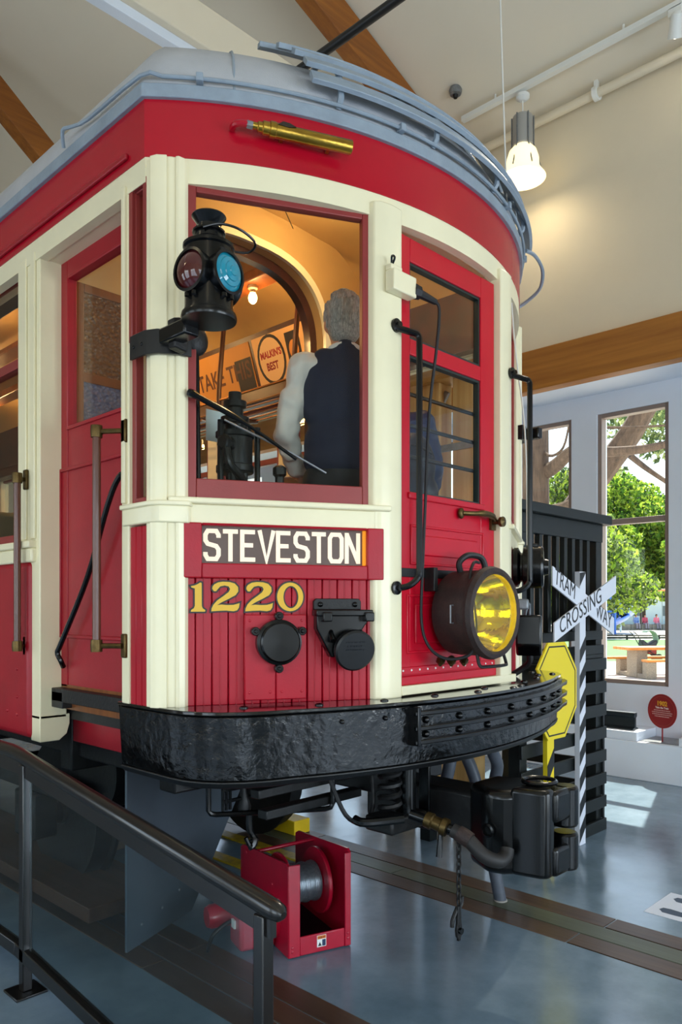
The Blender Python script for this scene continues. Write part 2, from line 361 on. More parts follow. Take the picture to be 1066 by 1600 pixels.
# ceiling services
tr = thing('light_track', 'slim white lighting track running along the sloped ceiling', 'light track', (3.98, 0, zc(3.98)-.1))
MB().box(3.95, 4.01, -6, 2.72, zc(3.98)-.11, zc(3.98)-.06).build('track_channel', WHITE, tr)
for y in (2.3, .9, -.5, -2.2): MB().cyl((3.98, y, zc(3.98)-.08), (3.98, y, zc(3.98)), .012).build('hanger', WHITE, tr)
pp = thing('ceiling_pipe', 'white conduit pipe clamped along the top of the wall', 'pipe', (4.36, 1, 6.95))
MB().tube([(4.36, -6, 6.93), (4.36, 4.6, 6.93)], .045, 14).build('pipe_run', WALLM, pp)
for y in (2.9, 1.35, -.2): MB().lathe([(.07, -.025), (.07, .025)], (4.36, y, 6.93), (0, 1, 0)).box(4.34, 4.38, y-.02, y+.02, 6.93, 7.06).build('pipe_clamp', WHITE, pp)
dt = thing('smoke_detector', 'small dark round detector on the ceiling beside the light track', 'detector', (3.72, 2.63, zc(3.72)-.03))
MB().lathe([(.06, .05), (.07, .02), (.06, -.02), (.0, -.03)], (3.72, 2.63, zc(3.72)-.04)).build('housing', STEEL, dt); MB().lathe([(.03, 0), (.02, -.03)], (3.72, 2.63, zc(3.72)-.07)).build('sensor', BLACKM, dt)
SHADE = mat('glowing_lamp_glass', '#F4E7BE', .25, emit='#FFE9B0', estr=1.1)
BULB = mat('lit_lamp_bulb', '#FFFFFF', .3, emit='#FFF3D6', estr=14)
def pendant(x, y, label, z=6.16, rod=True):
    p = thing('pendant_lamp', label, 'lamp', (x, y, z), 'pendant lamps under the lighting track')
    top = zc(x)-.06
    MB().lathe([(.07, .06), (.07, .03), (.03, .0)], (x, y, top-.12)).build('ceiling_rose', WHITE, p)
    MB().cyl((x, y, z+.66), (x, y, top-.07), .006, seg=8).build('cord', WHITE, p)
    MB().lathe([(.0, .66), (.10, .66), (.105, .64), (.105, .36), (.09, .34)], (x, y, z)).build('housing', mat('brushed_lamp_housing', '#A9A8A4', .35, .2), p)
    for a in range(0, 360, 60):
        c, s = math.cos(R_(a)), math.sin(R_(a)); MB().tube([(x+c*.112, y+s*.112, z+.66), (x+c*.112, y+s*.112, z+.36), (x+c*.19, y+s*.19, z+.10)], .007, 6).build('cage_wire', STEEL, p)
    sh = MB().lathe([(.095, .35), (.14, .30), (.165, .22), (.17, .12), (.235, .03), (.235, .02), (.16, .11), (.155, .21), (.13, .28), (.09, .33)], (x, y, z), close=True).build('shade', SHADE, p)
    MB().ell((x, y, z+.13), (.09, .09, .11)).build('bulb', BULB, p)
    light('pendant_light', 'SPOT', (x, y, z+.0), 10, (1, .84, .62), (0, 0, 0), spot_size=R_(165), spot_blend=1.0, shadow_soft_size=.15)
    return p
pendant(4.02, 1.994, 'glowing glass pendant lamp hanging below the light track beside the tram')
pendant(4.02, -4.6, 'glass pendant lamp on the track nearer the entrance wall')
pendant(-4.4, -3.2, 'glass pendant lamp over the visitors walkway', z=5.4)
pendant(-4.4, 1.8, 'glass pendant lamp over the walkway beside the tram', z=5.4)
sl = thing('track_spotlight', 'lit track spotlight in the upper right ceiling corner', 'spotlight', (3.98, .42, zc(3.98)-.2))
MB().box(3.95, 4.01, .36, .48, zc(3.98)-.18, zc(3.98)-.10).build('adapter', WHITE, sl, bevel=.004); MB().lathe([(.03, .12), (.05, .10), (.065, -.08), (.055, -.08), (.045, .05)], (3.98, .42, zc(3.98)-.28), (-.5, -.3, .8)).build('lamp_head', WHITE, sl)
MB().ell((3.995, .43, zc(3.98)-.31), (.048, .048, .048)).build('bulb', BULB, sl)
o = light('track_spot', 'SPOT', (3.93, .39, zc(3.98)-.38), 300, (1, .88, .7), spot_size=R_(80), spot_blend=.6, shadow_soft_size=.06); o.rotation_euler = Vector((-.75, -.35, -.6)).to_track_quat('-Z', 'Y').to_euler()

# ================================================================ the tram
YB = 9.0                                  # built length of the car, front at y=0
tram = thing('tram', 'red and cream vintage electric tram numbered 1220 standing on its track', 'tram', (0, 4, 0))
A_, B_, C_ = 1.305, .42, .519
LF = Fr((-A_, B_, 0), (.8820, -.4713, 0), (0, 0, 1), (-.4713, -.8820, 0))     # left front facet: u from the corner to the door
RF = Fr((C_, 0, 0), (.8820, .4713, 0), (0, 0, 1), (.4713, -.8820, 0))         # right front facet: u from the door to the corner
DF = Fr((0, 0, 0), (1, 0, 0), (0, 0, 1), (0, -1, 0))                          # front door plane
SF = Fr((-1.36, 0, 0), (0, -1, 0), (0, 0, 1), (-1, 0, 0))                     # left side: u = -y
SR = Fr((1.36, 0, 0), (0, 1, 0), (0, 0, 1), (1, 0, 0))                        # right side: u = y
def T(mb, name, m, parent=None, **k): return mb.build(name, m, parent or tram, **k)
def outline(off, yb=YB, n=36, y0=1.896, xs=1.37, R=1.956):
    xs += off; R += off; th = math.asin(min(.999, xs/R)); pts = [(-xs, yb), (-xs, yb*.5), (-xs, 1.4)]
    pts += [(R*math.sin(-th+2*th*i/n), y0-R*math.cos(-th+2*th*i/n)) for i in range(n+1)]
    return pts+[(xs, 1.4), (xs, yb*.5), (xs, yb)]
def band(o0, o1, z0, z1, **k):
    a, b = outline(o0, **k), outline(o1, **k); n = len(a); m = MB()
    rows = [[(p[0], p[1], z) for p in q] for q, z in ((a, z0), (b, z0), (b, z1), (a, z1), (a, z0))]
    m.grid(rows); e = [rows[i][0] for i in range(4)]; f = [rows[i][-1] for i in range(4)]; m.add(e, [(0, 1, 2, 3)]); m.add(f, [(3, 2, 1, 0)]); return m
# letterboard, header, roof edge
fas = T(band(-.05, 0, 3.515, 3.745), 'letterboard', REDF)
T(band(-.05, -.004, 3.415, 3.516), 'header', CREAM)
T(band(-.15, -.05, 3.449, 3.47), 'header_soffit', CREAM)
T(MB().box(-1.385, -1.37, .62, 4.5, 3.55, 3.575), 'drip_moulding', SIDERED, fas, bevel=.005)
T(MB().box(1.37, 1.385, .62, 4.5, 3.55, 3.575), 'drip_moulding', SIDERED, fas, bevel=.005)
gut = T(band(-.03, .02, 3.745, 3.80), 'roof_gutter', GUTTER, bevel=.004)
prof = [(0, 0)]+[(.75*(1-math.cos(R_(a))), .455*math.sin(R_(a))) for a in (8, 16, 25, 35, 46, 58, 70, 82, 90)]+[(.95, .47), (1.15, .478)]
def shell(off, dz, m):
    rows = [[(p[0], p[1], 3.79+h+dz) for p in outline(.005-e+off)] for e, h in prof]
    m.grid(rows); L = rows[-1]; n = len(L); h = n//2
    for i in range(h):
        a, b, c_, d = i, i+1, n-2-i, n-1-i
        m.add([L[a], L[b], L[c_], L[d]], [(0, 1, 2, 3)] if b != c_ else [(0, 1, 3)])
    return m
roof = T(shell(0, 0, MB()), 'roof', ROOFG, smooth=50)
T(shell(-.05, -.05, MB()), 'inner_ceiling', TAN, smooth=50)
def roofpt(ang, e, dz=0, off=0):
    """point on the front roof at bearing ang (deg, 0 = straight ahead) and inset e"""
    R = 1.961-e+off; u = max(0, min(1, 1-e/.75)); h = .455*math.sqrt(max(0, 1-u*u)) if e < .75 else .455
    return (R*math.sin(R_(ang)), 1.896-R*math.cos(R_(ang)), 3.79+h+dz)
T(MB().tube([roofpt(-34, e, .003) for e in (.0, .03, .08, .15, .25, .4, .6, .8, 1.0)], .006, 6), 'roof_seam', GUTTER, roof)
T(MB().tube([roofpt(34, e, .003) for e in (.0, .03, .08, .15, .25, .4, .6, .8, 1.0)], .006, 6), 'roof_seam', GUTTER, roof)
# curved slats on the front of the roof with their brackets
for j, (ro, zz, tilt, a0, a1) in enumerate([(.035, .100, 32, -25, 34), (.005, .178, 42, -25.5, 33), (-.050, .248, 50, -26.5, 32), (-.125, .312, 58, -28, 30), (-.22, .365, 66, -30, 28)]):
    m = MB(); rows = [[], [], [], []]
    for i in range(29):
        a = a0+(a1-a0)*i/28; Rr = 1.961+ro; rad = Vector((math.sin(R_(a)), -math.cos(R_(a)), 0)); c0 = Vector((Rr*math.sin(R_(a)), 1.896-Rr*math.cos(R_(a)), 3.79+zz))
        nn = rad*math.cos(R_(tilt))+Vector((0, 0, 1))*math.sin(R_(tilt)); t = Vector((0, 0, 1))*math.cos(R_(tilt))-rad*math.sin(R_(tilt))
        for r, x in zip(rows, (c0-t*.034, c0+t*.034, c0+t*.034+nn*.02, c0-t*.034+nn*.02)): r.append(tuple(x))
    m.grid(rows+[rows[0]]); m.add([rows[i][0] for i in range(4)], [(0, 1, 2, 3)]); m.add([rows[i][-1] for i in range(4)], [(3, 2, 1, 0)])
    T(m, 'roof_slat', GUTTER, roof, bevel=.003)
for a in (-21, -6, 9, 24):
    m = MB(); m.tube([((1.961+ro)*math.sin(R_(a)), 1.896-(1.961+ro)*math.cos(R_(a)), 3.79+zz) for ro, zz in ((.0, .03), (.025, .06), (.03, .10), (.0, .178), (-.055, .248), (-.13, .31), (-.225, .363), (-.28, .36))], .014, 6); T(m, 'slat_bracket', GUTTER, roof)
for i, (x, l) in enumerate(((-.62, .5), (-.50, .55), (-.38, .6), (-.26, .62))):
    T(MB().box(x, x+.075, .62+.03*i, 1.25, 4.305, 4.33), 'roof_walk_board', GUTTER, roof, bevel=.003)
T(MB().box(-.66, -.1, .80, .85, 4.24, 4.31), 'slat_bracket', GUTTER, roof)
# conduit along the roof edge with its clips
pth = [(-1.40, 1.13, 3.80), (-1.425, 1.09, 3.85), (-1.415, 1.03, 3.845), (-1.40, .90, 3.83)]+[(p[0], p[1], 3.822) for p in outline(.024)[3:-3]]
T(MB().tube(smooth_path(pth, 3), .0085, 8), 'roof_conduit', GUTTER, gut)
for a in (-38, -12, 14, 33, 42):
    p = Vector(roofpt(a, 0, .04, .03)); T(MB(Fr(p, (math.cos(R_(a)), math.sin(R_(a)), 0), (0, 0, 1), (math.sin(R_(a)), -math.cos(R_(a)), 0))).box(-.014, .014, -.025, .008, -.03, .008), 'conduit_clip', GUTTER, gut, bevel=.003)
lp = [roofpt(a, 0, dz, o) for a, dz, o in ((31, .05, .03), (34, .06, .09), (38, .03, .15), (42, -.02, .16), (45, -.06, .10), (46, -.10, .03))]
T(MB().tube(smooth_path(lp, 5), .011, 8), 'conduit_loop', GUTTER, gut)
# trolley pole tied down along the roof, its stand and the rope to the retriever
T(MB().tube([(0, 6.5, 4.83), (0, -.9, 4.83)], [.03, .024], 12), 'trolley_pole', BLACKM)
T(MB().cyl((0, 4.6, 4.25), (0, 4.6, 4.83), .09, .05).box(-.3, .3, 4.3, 4.9, 4.24, 4.30), 'pole_stand', BLACKM)
T(MB().tube(smooth_path([(.62, .12, 5.9), (.679, .146, 5.114), (.72, .10, 3.43), (.745, .03, 2.7), (.781, .035, 2.06)], 6), .0045, 6), 'trolley_rope', mat('white_rope', '#D9D6CE', .8))
# ---------------- corner posts, door posts, belt
def mir(poly, s): return [(s*x, y) for x, y in poly] if s > 0 else [(-x, y) for x, y in poly][::-1]
for s in (1, -1):      # drawn for the left side, mirrored for the right
    cp = T(MB().prism(mir([(-1.24, .385), (-1.262, .372), (-1.31, .398), (-1.345, .43), (-1.362, .455), (-1.362, .500), (-1.30, .500), (-1.22, .44)], s), 1.31, 3.50), 'corner_post', CREAM, bevel=.004)
    T(MB().prism(mir([(-1.262, .371), (-1.292, .374), (-1.300, .386), (-1.27, .39)], s), 1.31, 3.5), 'post_moulding', CREAM, cp, bevel=.003)
    T(MB().prism(mir([(-1.328, .400), (-1.360, .428), (-1.372, .458), (-1.35, .46)], s), 1.31, 3.5), 'post_moulding', CREAM, cp, bevel=.003)
    T(MB().prism(mir([(-.552, .03), (-.548, .0), (-.525, -.020), (-.47, -.034), (-.40, -.034), (-.396, .0), (-.396, .07), (-.53, .10)], s), 1.31, 3.47), 'door_post', CREAM, bevel=.006)
    # side strip between the corner post and the doorway: narrow window above, boards below
    T(MB().box(*sorted((-s*1.365, -s*1.25)), .628, .685, 1.31, 3.50), 'door_jamb', CREAM, bevel=.006)
    T(MB().box(*sorted((-s*1.378, -s*1.362)), .64, .668, 2.14, 3.45), 'jamb_moulding', CREAM, bevel=.004)
    fr = SF if s > 0 else SR; sg = -1 if s > 0 else 1
    us = sorted((sg*.497, sg*.630)); fm = MB(fr)
    fm.ring((us[0], us[1], 2.128, 3.44), -.05, -.012, .030); q = T(fm, 'side_sash', MAROON, bevel=.004)
    if s > 0: T(MB(fr).ring((us[0]+.0, us[1]-.0, 2.80, 3.44), -.02, .004, .026), 'upper_sash', MAROON, q, bevel=.003)
    T(MB(fr).box(us[0]+.03, us[1]-.03, 2.158, 3.41, -.035, -.030), 'pane', GLASS, q)
    for i in range(3):
        d = (us[1]-us[0])/3; T(MB(fr).box(us[0]+d*i+.001, us[0]+d*(i+1)-.001, 1.31, 2.04, -.06, -.004), 'board', RED, bevel=.003, seg=1)
    # belt round the corner
    T(MB().prism(mir([(-1.235, .370), (-1.262, .350), (-1.31, .375), (-1.36, .408), (-1.375, .45), (-1.375, .665), (-1.34, .665), (-1.24, .45)], s), 2.045, 2.115), 'belt', CREAM, bevel=.006)
    T(MB().prism(mir([(-1.23, .365), (-1.262, .340), (-1.31, .364), (-1.364, .402), (-1.384, .45), (-1.384, .672), (-1.34, .672), (-1.24, .45)], s), 2.112, 2.132), 'belt_cap', CREAM, bevel=.005)
# front facets
def facet(fr, mirror):
    U = (lambda a, b: (a, b)) if not mirror else (lambda a, b: (.891-b, .891-a))
    a, b = U(.061, .868); sash = T(MB(fr).box(a, a+.047, 2.150, 3.447, -.055, -.012), 'window_sash', MAROON, bevel=.004)
    T(MB(fr).box(b-.047, b, 2.150, 3.447, -.055, -.012), 'stile', MAROON, sash, bevel=.004)
    T(MB(fr).box(a+.047, b-.047, 2.150, 2.233, -.055, -.010), 'bottom_rail', MAROON, sash, bevel=.004)
    T(MB(fr).box(a+.047, b-.047, 3.392, 3.447, -.055, -.012), 'top_rail', MAROON, sash, bevel=.004)
    T(MB(fr).box(a+.045, b-.045, 2.23, 3.394, -.036, -.030), 'pane', GLASS, sash)
    a, b = U(.868, .885); T(MB(fr).box(a, b, 2.15, 3.45, -.05, .004), 'window_jamb', CREAM, bevel=.004)
    a, b = U(-.008, .940); T(MB(fr).box(a, b, 2.125, 2.150, -.05, .040), 'window_sill', CREAM, bevel=.007)
    a, b = U(.02, .905); T(MB(fr).box(a, b, 2.048, 2.126, -.05, .012), 'apron', CREAM, bevel=.004)
    a, b = U(.036, .905); n = 13; d = (b-a)/n
    for i in range(n):
        T(MB(fr).box(a+d*i+.0015, a+d*(i+1)-.0015, 1.31, 1.83, -.04, -.004), 'board', RED, bevel=.004, seg=2)
        T(MB(fr).cyl((a+d*(i+.5), 1.31, -.004), (a+d*(i+.5), 1.83, -.004), .0035, seg=6), 'bead', RED)
    T(MB(fr).box(a, b, 1.31, 2.05, -.06, -.035), 'backing_panel', RED)
    T(MB(fr).box(a, b, 1.29, 1.312, -.06, .004), 'base_strip', RED, bevel=.003)
facet(LF, False); facet(RF, True)
# destination sign box
sb = MB(LF); sb.box(.036, .126, 1.828, 2.050, -.01, .026); sb.box(.832, .907, 1.828, 2.050, -.01, .026); sb.box(.126, .832, 1.828, 1.888, -.01, .026); sb.box(.126, .832, 2.040, 2.050, -.01, .026)
sign = T(sb, 'destination_sign', RED, bevel=.005)
T(MB(LF).box(.124, .834, 1.886, 2.042, -.02, -.012), 'sign_blind', mat('brown_sign_blind', '#6B5350', .45, emit='#7A5A55', estr=.06), sign)
T(MB(LF).box(.820, .832, 1.89, 2.04, -.012, .000), 'lit_edge', mat('amber_sign_edge', '#E8981E', .4, emit='#FF9A1E', estr=.5), sign)
T(MB(LF).box(.124, .834, 1.886, 2.042, .006, .009), 'sign_glass', GLASS, sign)
LET = mat('lit_cream_lettering', '#F6E3CF', .5, emit='#FFE6CE', estr=.45)
glyph = {'S': [[(.93, .76), (.93, .86), (.78, 1), (.22, 1), (.07, .86), (.07, .66), (.22, .54), (.78, .46), (.93, .34), (.93, .14), (.78, 0), (.22, 0), (.07, .14), (.07, .24)]],
         'T': [[(0, 1), (1, 1)], [(.5, 1), (.5, -.08)]], 'E': [[(.93, 1), (.07, 1), (.07, 0), (.95, 0)], [(.07, .52), (.80, .52)]], 'V': [[(.02, 1.08), (.5, -.05), (.98, 1.08)]],
         'O': [[(.22, 1), (.78, 1), (.93, .86), (.93, .14), (.78, 0), (.22, 0), (.07, .14), (.07, .86)]], 'N': [[(.08, -.08), (.08, 1.08)], [(.08, 1.04), (.92, -.04)], [(.92, -.08), (.92, 1.08)]]}
x = .140; wl = .062; gp = .0135
for ch in 'STEVESTON':
    m = MB(LF)
    for st in glyph[ch]:
        m.stroke([(x+wl*p[0], 1.907+.114*p[1]) for p in st], .018, -.0118, -.0095, closed=(ch == 'O'))
    T(m, 'letter', LET, sign, smooth=0); x += wl+gp
# fleet number: yellow serif figures with a black outline
NUM = mat('number_yellow', '#E0B01E', .4); NUMB = mat('number_black', '#14100C', .45)
def num_pt(cx, cy): return (.0624+cx*.000487, 1.851-.0004745*cy)
ONE = [(45, 118), (75, 112), (105, 98), (122, 86), (134, 90), (135, 285), (142, 306), (165, 322), (162, 335), (45, 335), (48, 320), (70, 306), (78, 285), (78, 138), (50, 130)]
TWO = [(222, 140), (224, 120), (240, 100), (270, 84), (310, 77), (365, 79), (410, 92), (438, 122), (440, 160), (418, 192), (365, 222), (305, 252), (262, 279), (300, 274), (350, 278), (400, 276), (430, 268), (452, 260), (446, 300), (430, 324), (400, 332), (340, 326), (280, 328), (214, 333), (216, 308), (232, 274), (266, 236), (320, 197), (358, 166), (371, 140), (360, 119), (325, 110), (288, 119), (268, 142), (254, 160), (236, 160)]
ZO = [(890+116*math.cos(2*math.pi*i/32), 205+127*math.sin(2*math.pi*i/32)) for i in range(32)]; ZI = [(896+66*math.cos(2*math.pi*i/32), 207+98*math.sin(2*math.pi*i/32)) for i in range(32)]
for pts, inner in ((ONE, None), (TWO, None), ([(x+286, y) for x, y in TWO], None), (ZO, ZI)):
    P = [num_pt(*p) for p in pts]; mo = MB(LF); mo.stroke(P, .013, -.003, .0010, True); mi = MB(LF)
    if inner:
        Q = [num_pt(*p) for p in inner]; mo.stroke(Q, .011, -.003, .0010, True)
        mi.grid([[(p[0], p[1], .002) for p in P], [(p[0], p[1], .002) for p in Q]], closed=True)
    else: mi.prism(P, -.003, .0022)
    o = T(mo, 'number_outline', NUMB, smooth=0); T(mi, 'number_fill', NUM, o, smooth=0)
# access panel with the round socket cover
pan = T(MB(LF).box(.299, .429, 1.328, 1.68, -.005, .022).box(.431, .561, 1.328, 1.68, -.005, .022), 'access_panel', RED, bevel=.004)
for uu in (.32, .405, .455, .54):
    for vv in (1.36, 1.655): T(MB(LF).ell((uu, vv, .022), (.006, .006, .003), 8, 4), 'screw', RED, pan)
cap = T(MB(LF).lathe([(.094, 0), (.094, .035), (.082, .04), (.082, .058), (.076, .064), (0, .066)], (.437, 1.566, .022), (0, 0, 1), 36), 'socket_cover', BLACK)
for a in (90, 155, 25, 270):
    c_, s_ = math.cos(R_(a)), math.sin(R_(a)); T(MB(LF).cyl((.437+c_*.108, 1.566+s_*.108, .022), (.437+c_*.108, 1.566+s_*.108, .058), .018, seg=14).cyl((.437+c_*.108, 1.566+s_*.108, .058), (.437+c_*.108, 1.566+s_*.108, .070), .009, seg=8), 'lug', BLACK, cap, bevel=.003)
T(MB(LF).box(.424, .452, 1.495, 1.53, .062, .08), 'latch', BLACK, cap, bevel=.004)
EMB = mat('raised_black_lettering', '#24262A', .3)
for i, l_ in enumerate((.085, .10, .04)): marks('embossed_lettering', LF, .437, 1.592-.017*i, .066, l_, .007, EMB, cap, i)
# jumper receptacle with bracket and round lid
jb = T(MB(LF).prism([(.594, 1.70), (.594, 1.735), (.604, 1.747), (.794, 1.747), (.804, 1.735), (.804, 1.70)], -.004, .02), 'jumper_bracket', IRON, bevel=.003)
for uu in (.622, .776): T(MB(LF).ell((uu, 1.722, .022), (.012, .012, .010), 10, 6), 'bolt', BLACK, jb)
T(MB(LF).prism([(.598, 1.62), (.598, 1.69), (.835, 1.69), (.835, 1.665), (.72, 1.50), (.66, 1.50)], -.004, .05), 'receptacle_housing', BLACK, jb, bevel=.006)
T(MB(LF).box(.59, .84, 1.673, 1.70, .0, .075), 'hinge_bar', BLACK, jb, bevel=.005)
for uu in (.615, .80): T(MB(LF).box(uu, uu+.04, 1.65, 1.69, .03, .09), 'hinge_lug', BLACK, jb, bevel=.005)
T(MB(LF).lathe([(.085, 0), (.088, .012), (.088, .03), (.08, .036), (0, .037)], (.752, 1.535, .06), (.05, -.25, 1), 36), 'receptacle_lid', BLACKM, jb)
for i, l_ in enumerate((.085, .07, .08)): marks('embossed_lettering', Fr(LF((.752, 1.535, .099)), LF.u, (LF.v*.97+LF.w*.24), (LF.w*.97-LF.v*.24)), 0, .026-.016*i, .0025, l_, .007, EMB, jb, i+5)
for uu, vv in ((.66, 1.62), (.70, 1.60), (.79, 1.62)): T(MB(LF).cyl((uu, vv, .03), (uu, vv-.05, .08), .012), 'terminal', BLACK, jb)
# ---------------- front door
dr = MB(DF); dr.box(-.39, -.302, 1.36, 3.392, -.05, 0); dr.box(.268, .39, 1.36, 3.392, -.05, 0)
door = T(dr, 'front_door', DOORRED, bevel=.004)
T(MB(DF).box(-.302, .268, 3.285, 3.392, -.05, 0), 'top_rail', DOORRED, door, bevel=.004)
T(MB(DF).box(-.302, .268, 2.862, 2.935, -.05, 0), 'middle_rail', DOORRED, door, bevel=.004)
T(MB(DF).box(-.302, .268, 1.36, 2.218, -.05, -.002), 'lower_panel', DOORRED, door, bevel=.003)
T(MB(DF).box(-.32, .29, 2.205, 2.235, -.03, .012), 'glass_ledge', DOORRED, door, bevel=.005)
for v0, v1 in ((2.233, 2.862), (2.935, 3.285)):
    T(MB(DF).box(-.302, .268, v0, v1, -.03, -.025), 'pane', GLASSD, door)
    T(MB(DF).ring((-.304, .270, v0-.002, v1+.002), -.04, -.008, .013), 'glazing_bead', mat('dark_green_bead', '#1C2A28', .4), door)
for v in (2.41, 2.555, 2.70): T(MB(DF).cyl((-.302, v, -.045), (.268, v, -.045), .010, seg=8), 'guard_bar', BLACKM, door)
for (u0, u1, v0, v1) in ((-.30, .29, 1.905, 2.09), (-.33, .29, 1.50, 1.77)):
    T(MB(DF).ring((u0, u1, v0, v1), -.004, .006, .012), 'panel_moulding', DOORRED, door, bevel=.004); T(MB(DF).box(u0+.06, u1-.06, v0+.045, v1-.045, -.004, .008), 'raised_panel', DOORRED, door, bevel=.006)
T(MB(DF).box(-.39, .39, 1.848, 1.888, .0, .008), 'door_strap', BLACKM, door, bevel=.002)
T(MB(DF).box(-.39, .39, 1.36, 1.40, .0, .014), 'kick_strip', DOORRED, door, bevel=.005); T(MB(DF).box(-.39, .39, 1.405, 1.44, .0, .006), 'rivet_strip', DOORRED, door, bevel=.003)
for i in range(13): T(MB(DF).ell((-.36+.06*i, 1.425, .007), (.0055, .0055, .004), 8, 4), 'rivet', WHITE, door)
hd = T(MB(DF).tube(smooth_path([(.08, 2.172, .02), (.13, 2.172, .045), (.22, 2.178, .06), (.30, 2.172, .05), (.35, 2.16, .03)], 5), [.012]*8+[.016]*8+[.012]*5, 10).ell((.08, 2.172, .012), (.022, .028, .014)).box(.345, .385, 2.11, 2.185, .0, .014), 'door_handle', BRASSD, door)
T(MB(DF).lathe([(.012, 0), (.012, .03), (.026, .045), (.026, .06), (.0, .068)], (.365, 2.15, .012), (0, 0, 1)), 'door_knob', BRASSD, door)
T(MB(DF).box(-.40, .55, 1.318, 1.36, -.05, .035), 'door_sill', CREAM, bevel=.004)
# grab handles either side of the door
def grab(u, side):
    m = MB(DF); z1, z0 = 2.945, 1.795; o = .10*side
    m.tube(smooth_path([(u, z1, .03), (u, z1-.015, .05), (u+o*.5, z1-.03, .085), (u+o, z1-.045, .105), (u+o, z1-.12, .11), (u+o, z1-.5, .11), (u+o, z0+.12, .11), (u+o, z0+.05, .105), (u+o*.5, z0+.01, .08), (u, z0, .045), (u, z0, .03)], 5), .0145, 10)
    g = T(m, 'grab_handle', BLACK); 
    for z in (z1, z0): T(MB(DF).lathe([(.03, 0), (.03, .012), (.013, .016), (.013, .03), (0, .03)], (u, z, .034), (0, 0, 1), 14), 'flange', BLACK, g)
grab(-.445, .72); grab(.50, .6)
# power box, plug and headlamp cord
bxp = T(MB(DF).box(-.515, -.36, 3.075, 3.165, .034, .085).box(-.515, -.44, 3.165, 3.19, .034, .07), 'power_box', CREAM, bevel=.005)
T(MB(DF).tube(smooth_path([(-.50, 3.185, .06), (-.505, 3.21, .08), (-.50, 3.225, .06), (-.49, 3.20, .05)], 4), .005, 6), 'hook', BLACK, bxp)
T(MB(DF).cyl((-.36, 3.115, .06), (-.325, 3.112, .07), .036, .030, 8).cyl((-.325, 3.112, .07), (-.23, 3.095, .09), .020, .014, 10), 'plug', RUBBER, bxp)
cord = [(-.235, 3.095, .09), (-.215, 3.06, .10), (-.22, 2.9, .09), (-.225, 2.6, .05), (-.24, 2.2, .04), (-.26, 1.9, .04), (-.27, 1.65, .04), (-.25, 1.53, .07), (-.17, 1.475, .11), (-.11, 1.50, .20), (-.10, 1.60, .22), (-.115, 1.72, .22), (-.12, 1.84, .20), (-.06, 1.915, .18), (.0, 1.92, .17)]
T(MB(DF).tube(smooth_path(cord, 5), .0075, 8), 'headlamp_cord', RUBBER)
# headlamp
hz = 1.685
hl = T(MB(DF).lathe([(.0, .02), (.17, .02), (.197, .045), (.2, .08), (.2, .215), (.212, .222), (.216, .24), (.208, .262), (.19, .268), (.178, .262), (.178, .225), (.14, .12), (.06, .055), (0, .05)], (0, hz, 0), (0, 0, 1), 44), 'headlamp', RUSTY, smooth=30)
T(MB(DF).lathe([(.177, .228), (.14, .125), (.085, .075), (.03, .062), (0, .060)], (0, hz, 0), (0, 0, 1), 40, open_=True), 'reflector', mat('polished_reflector', '#F6F2DC', .06, 1.0, bump=.35, bscale=9), hl)
T(MB(DF).lathe([(.0, .0), (.03, .005), (.036, .03), (.02, .06), (0, .075)], (0, hz, .07), (0, 0, 1), 20), 'bulb', mat('headlamp_bulb', '#FFF2C8', .2, emit='#FFEBB0', estr=9), hl)
LENS = glassmat('yellow_headlamp_lens', '#F8E63A', .05, .02)
T(MB(DF).lathe([(.18, .248), (.10, .256), (0, .259)], (0, hz, 0), (0, 0, 1), 44, open_=True), 'lens', LENS, hl)
light('headlamp_light', 'POINT', DF((0, hz, .17)), 7, (1, .95, .75), shadow_soft_size=.02)
T(MB(DF).tube(smooth_path([(-.05, hz+.19, .10), (-.06, hz+.235, .10), (-.02, hz+.27, .12), (.05, hz+.265, .14), (.075, hz+.23, .15), (.075, hz+.19, .15)], 5), .015, 10), 'carry_handle', RUBBER, hl)
T(MB(DF).tube([(-.205, hz+.035, .17), (-.226, hz+.035, .17), (-.226, hz-.045, .17), (-.205, hz-.045, .17)], .004, 6), 'side_clip', STEEL, hl)
T(MB(DF).box(-.20, -.17, hz+.10, hz+.21, .0, .06), 'strap_hook', IRON, hl, bevel=.004)
T(MB(DF).tube(smooth_path([(-.09, hz-.19, .22), (-.09, hz-.24, .235), (-.05, hz-.245, .25), (.09, hz-.245, .25), (.12, hz-.235, .24), (.12, hz-.18, .22)], 4), .008, 6), 'lower_bail', IRON, hl)
for uu, ww in ((-.15, .06), (-.12, .10), (-.08, .07), (-.05, .12)): T(MB(DF).lathe([(.018, 0), (.022, .02), (.012, .045), (.008, .06)], (uu, hz-.215, ww), (-.6, -.3, .4), 8), 'mount_fitting', BRASSD, hl)
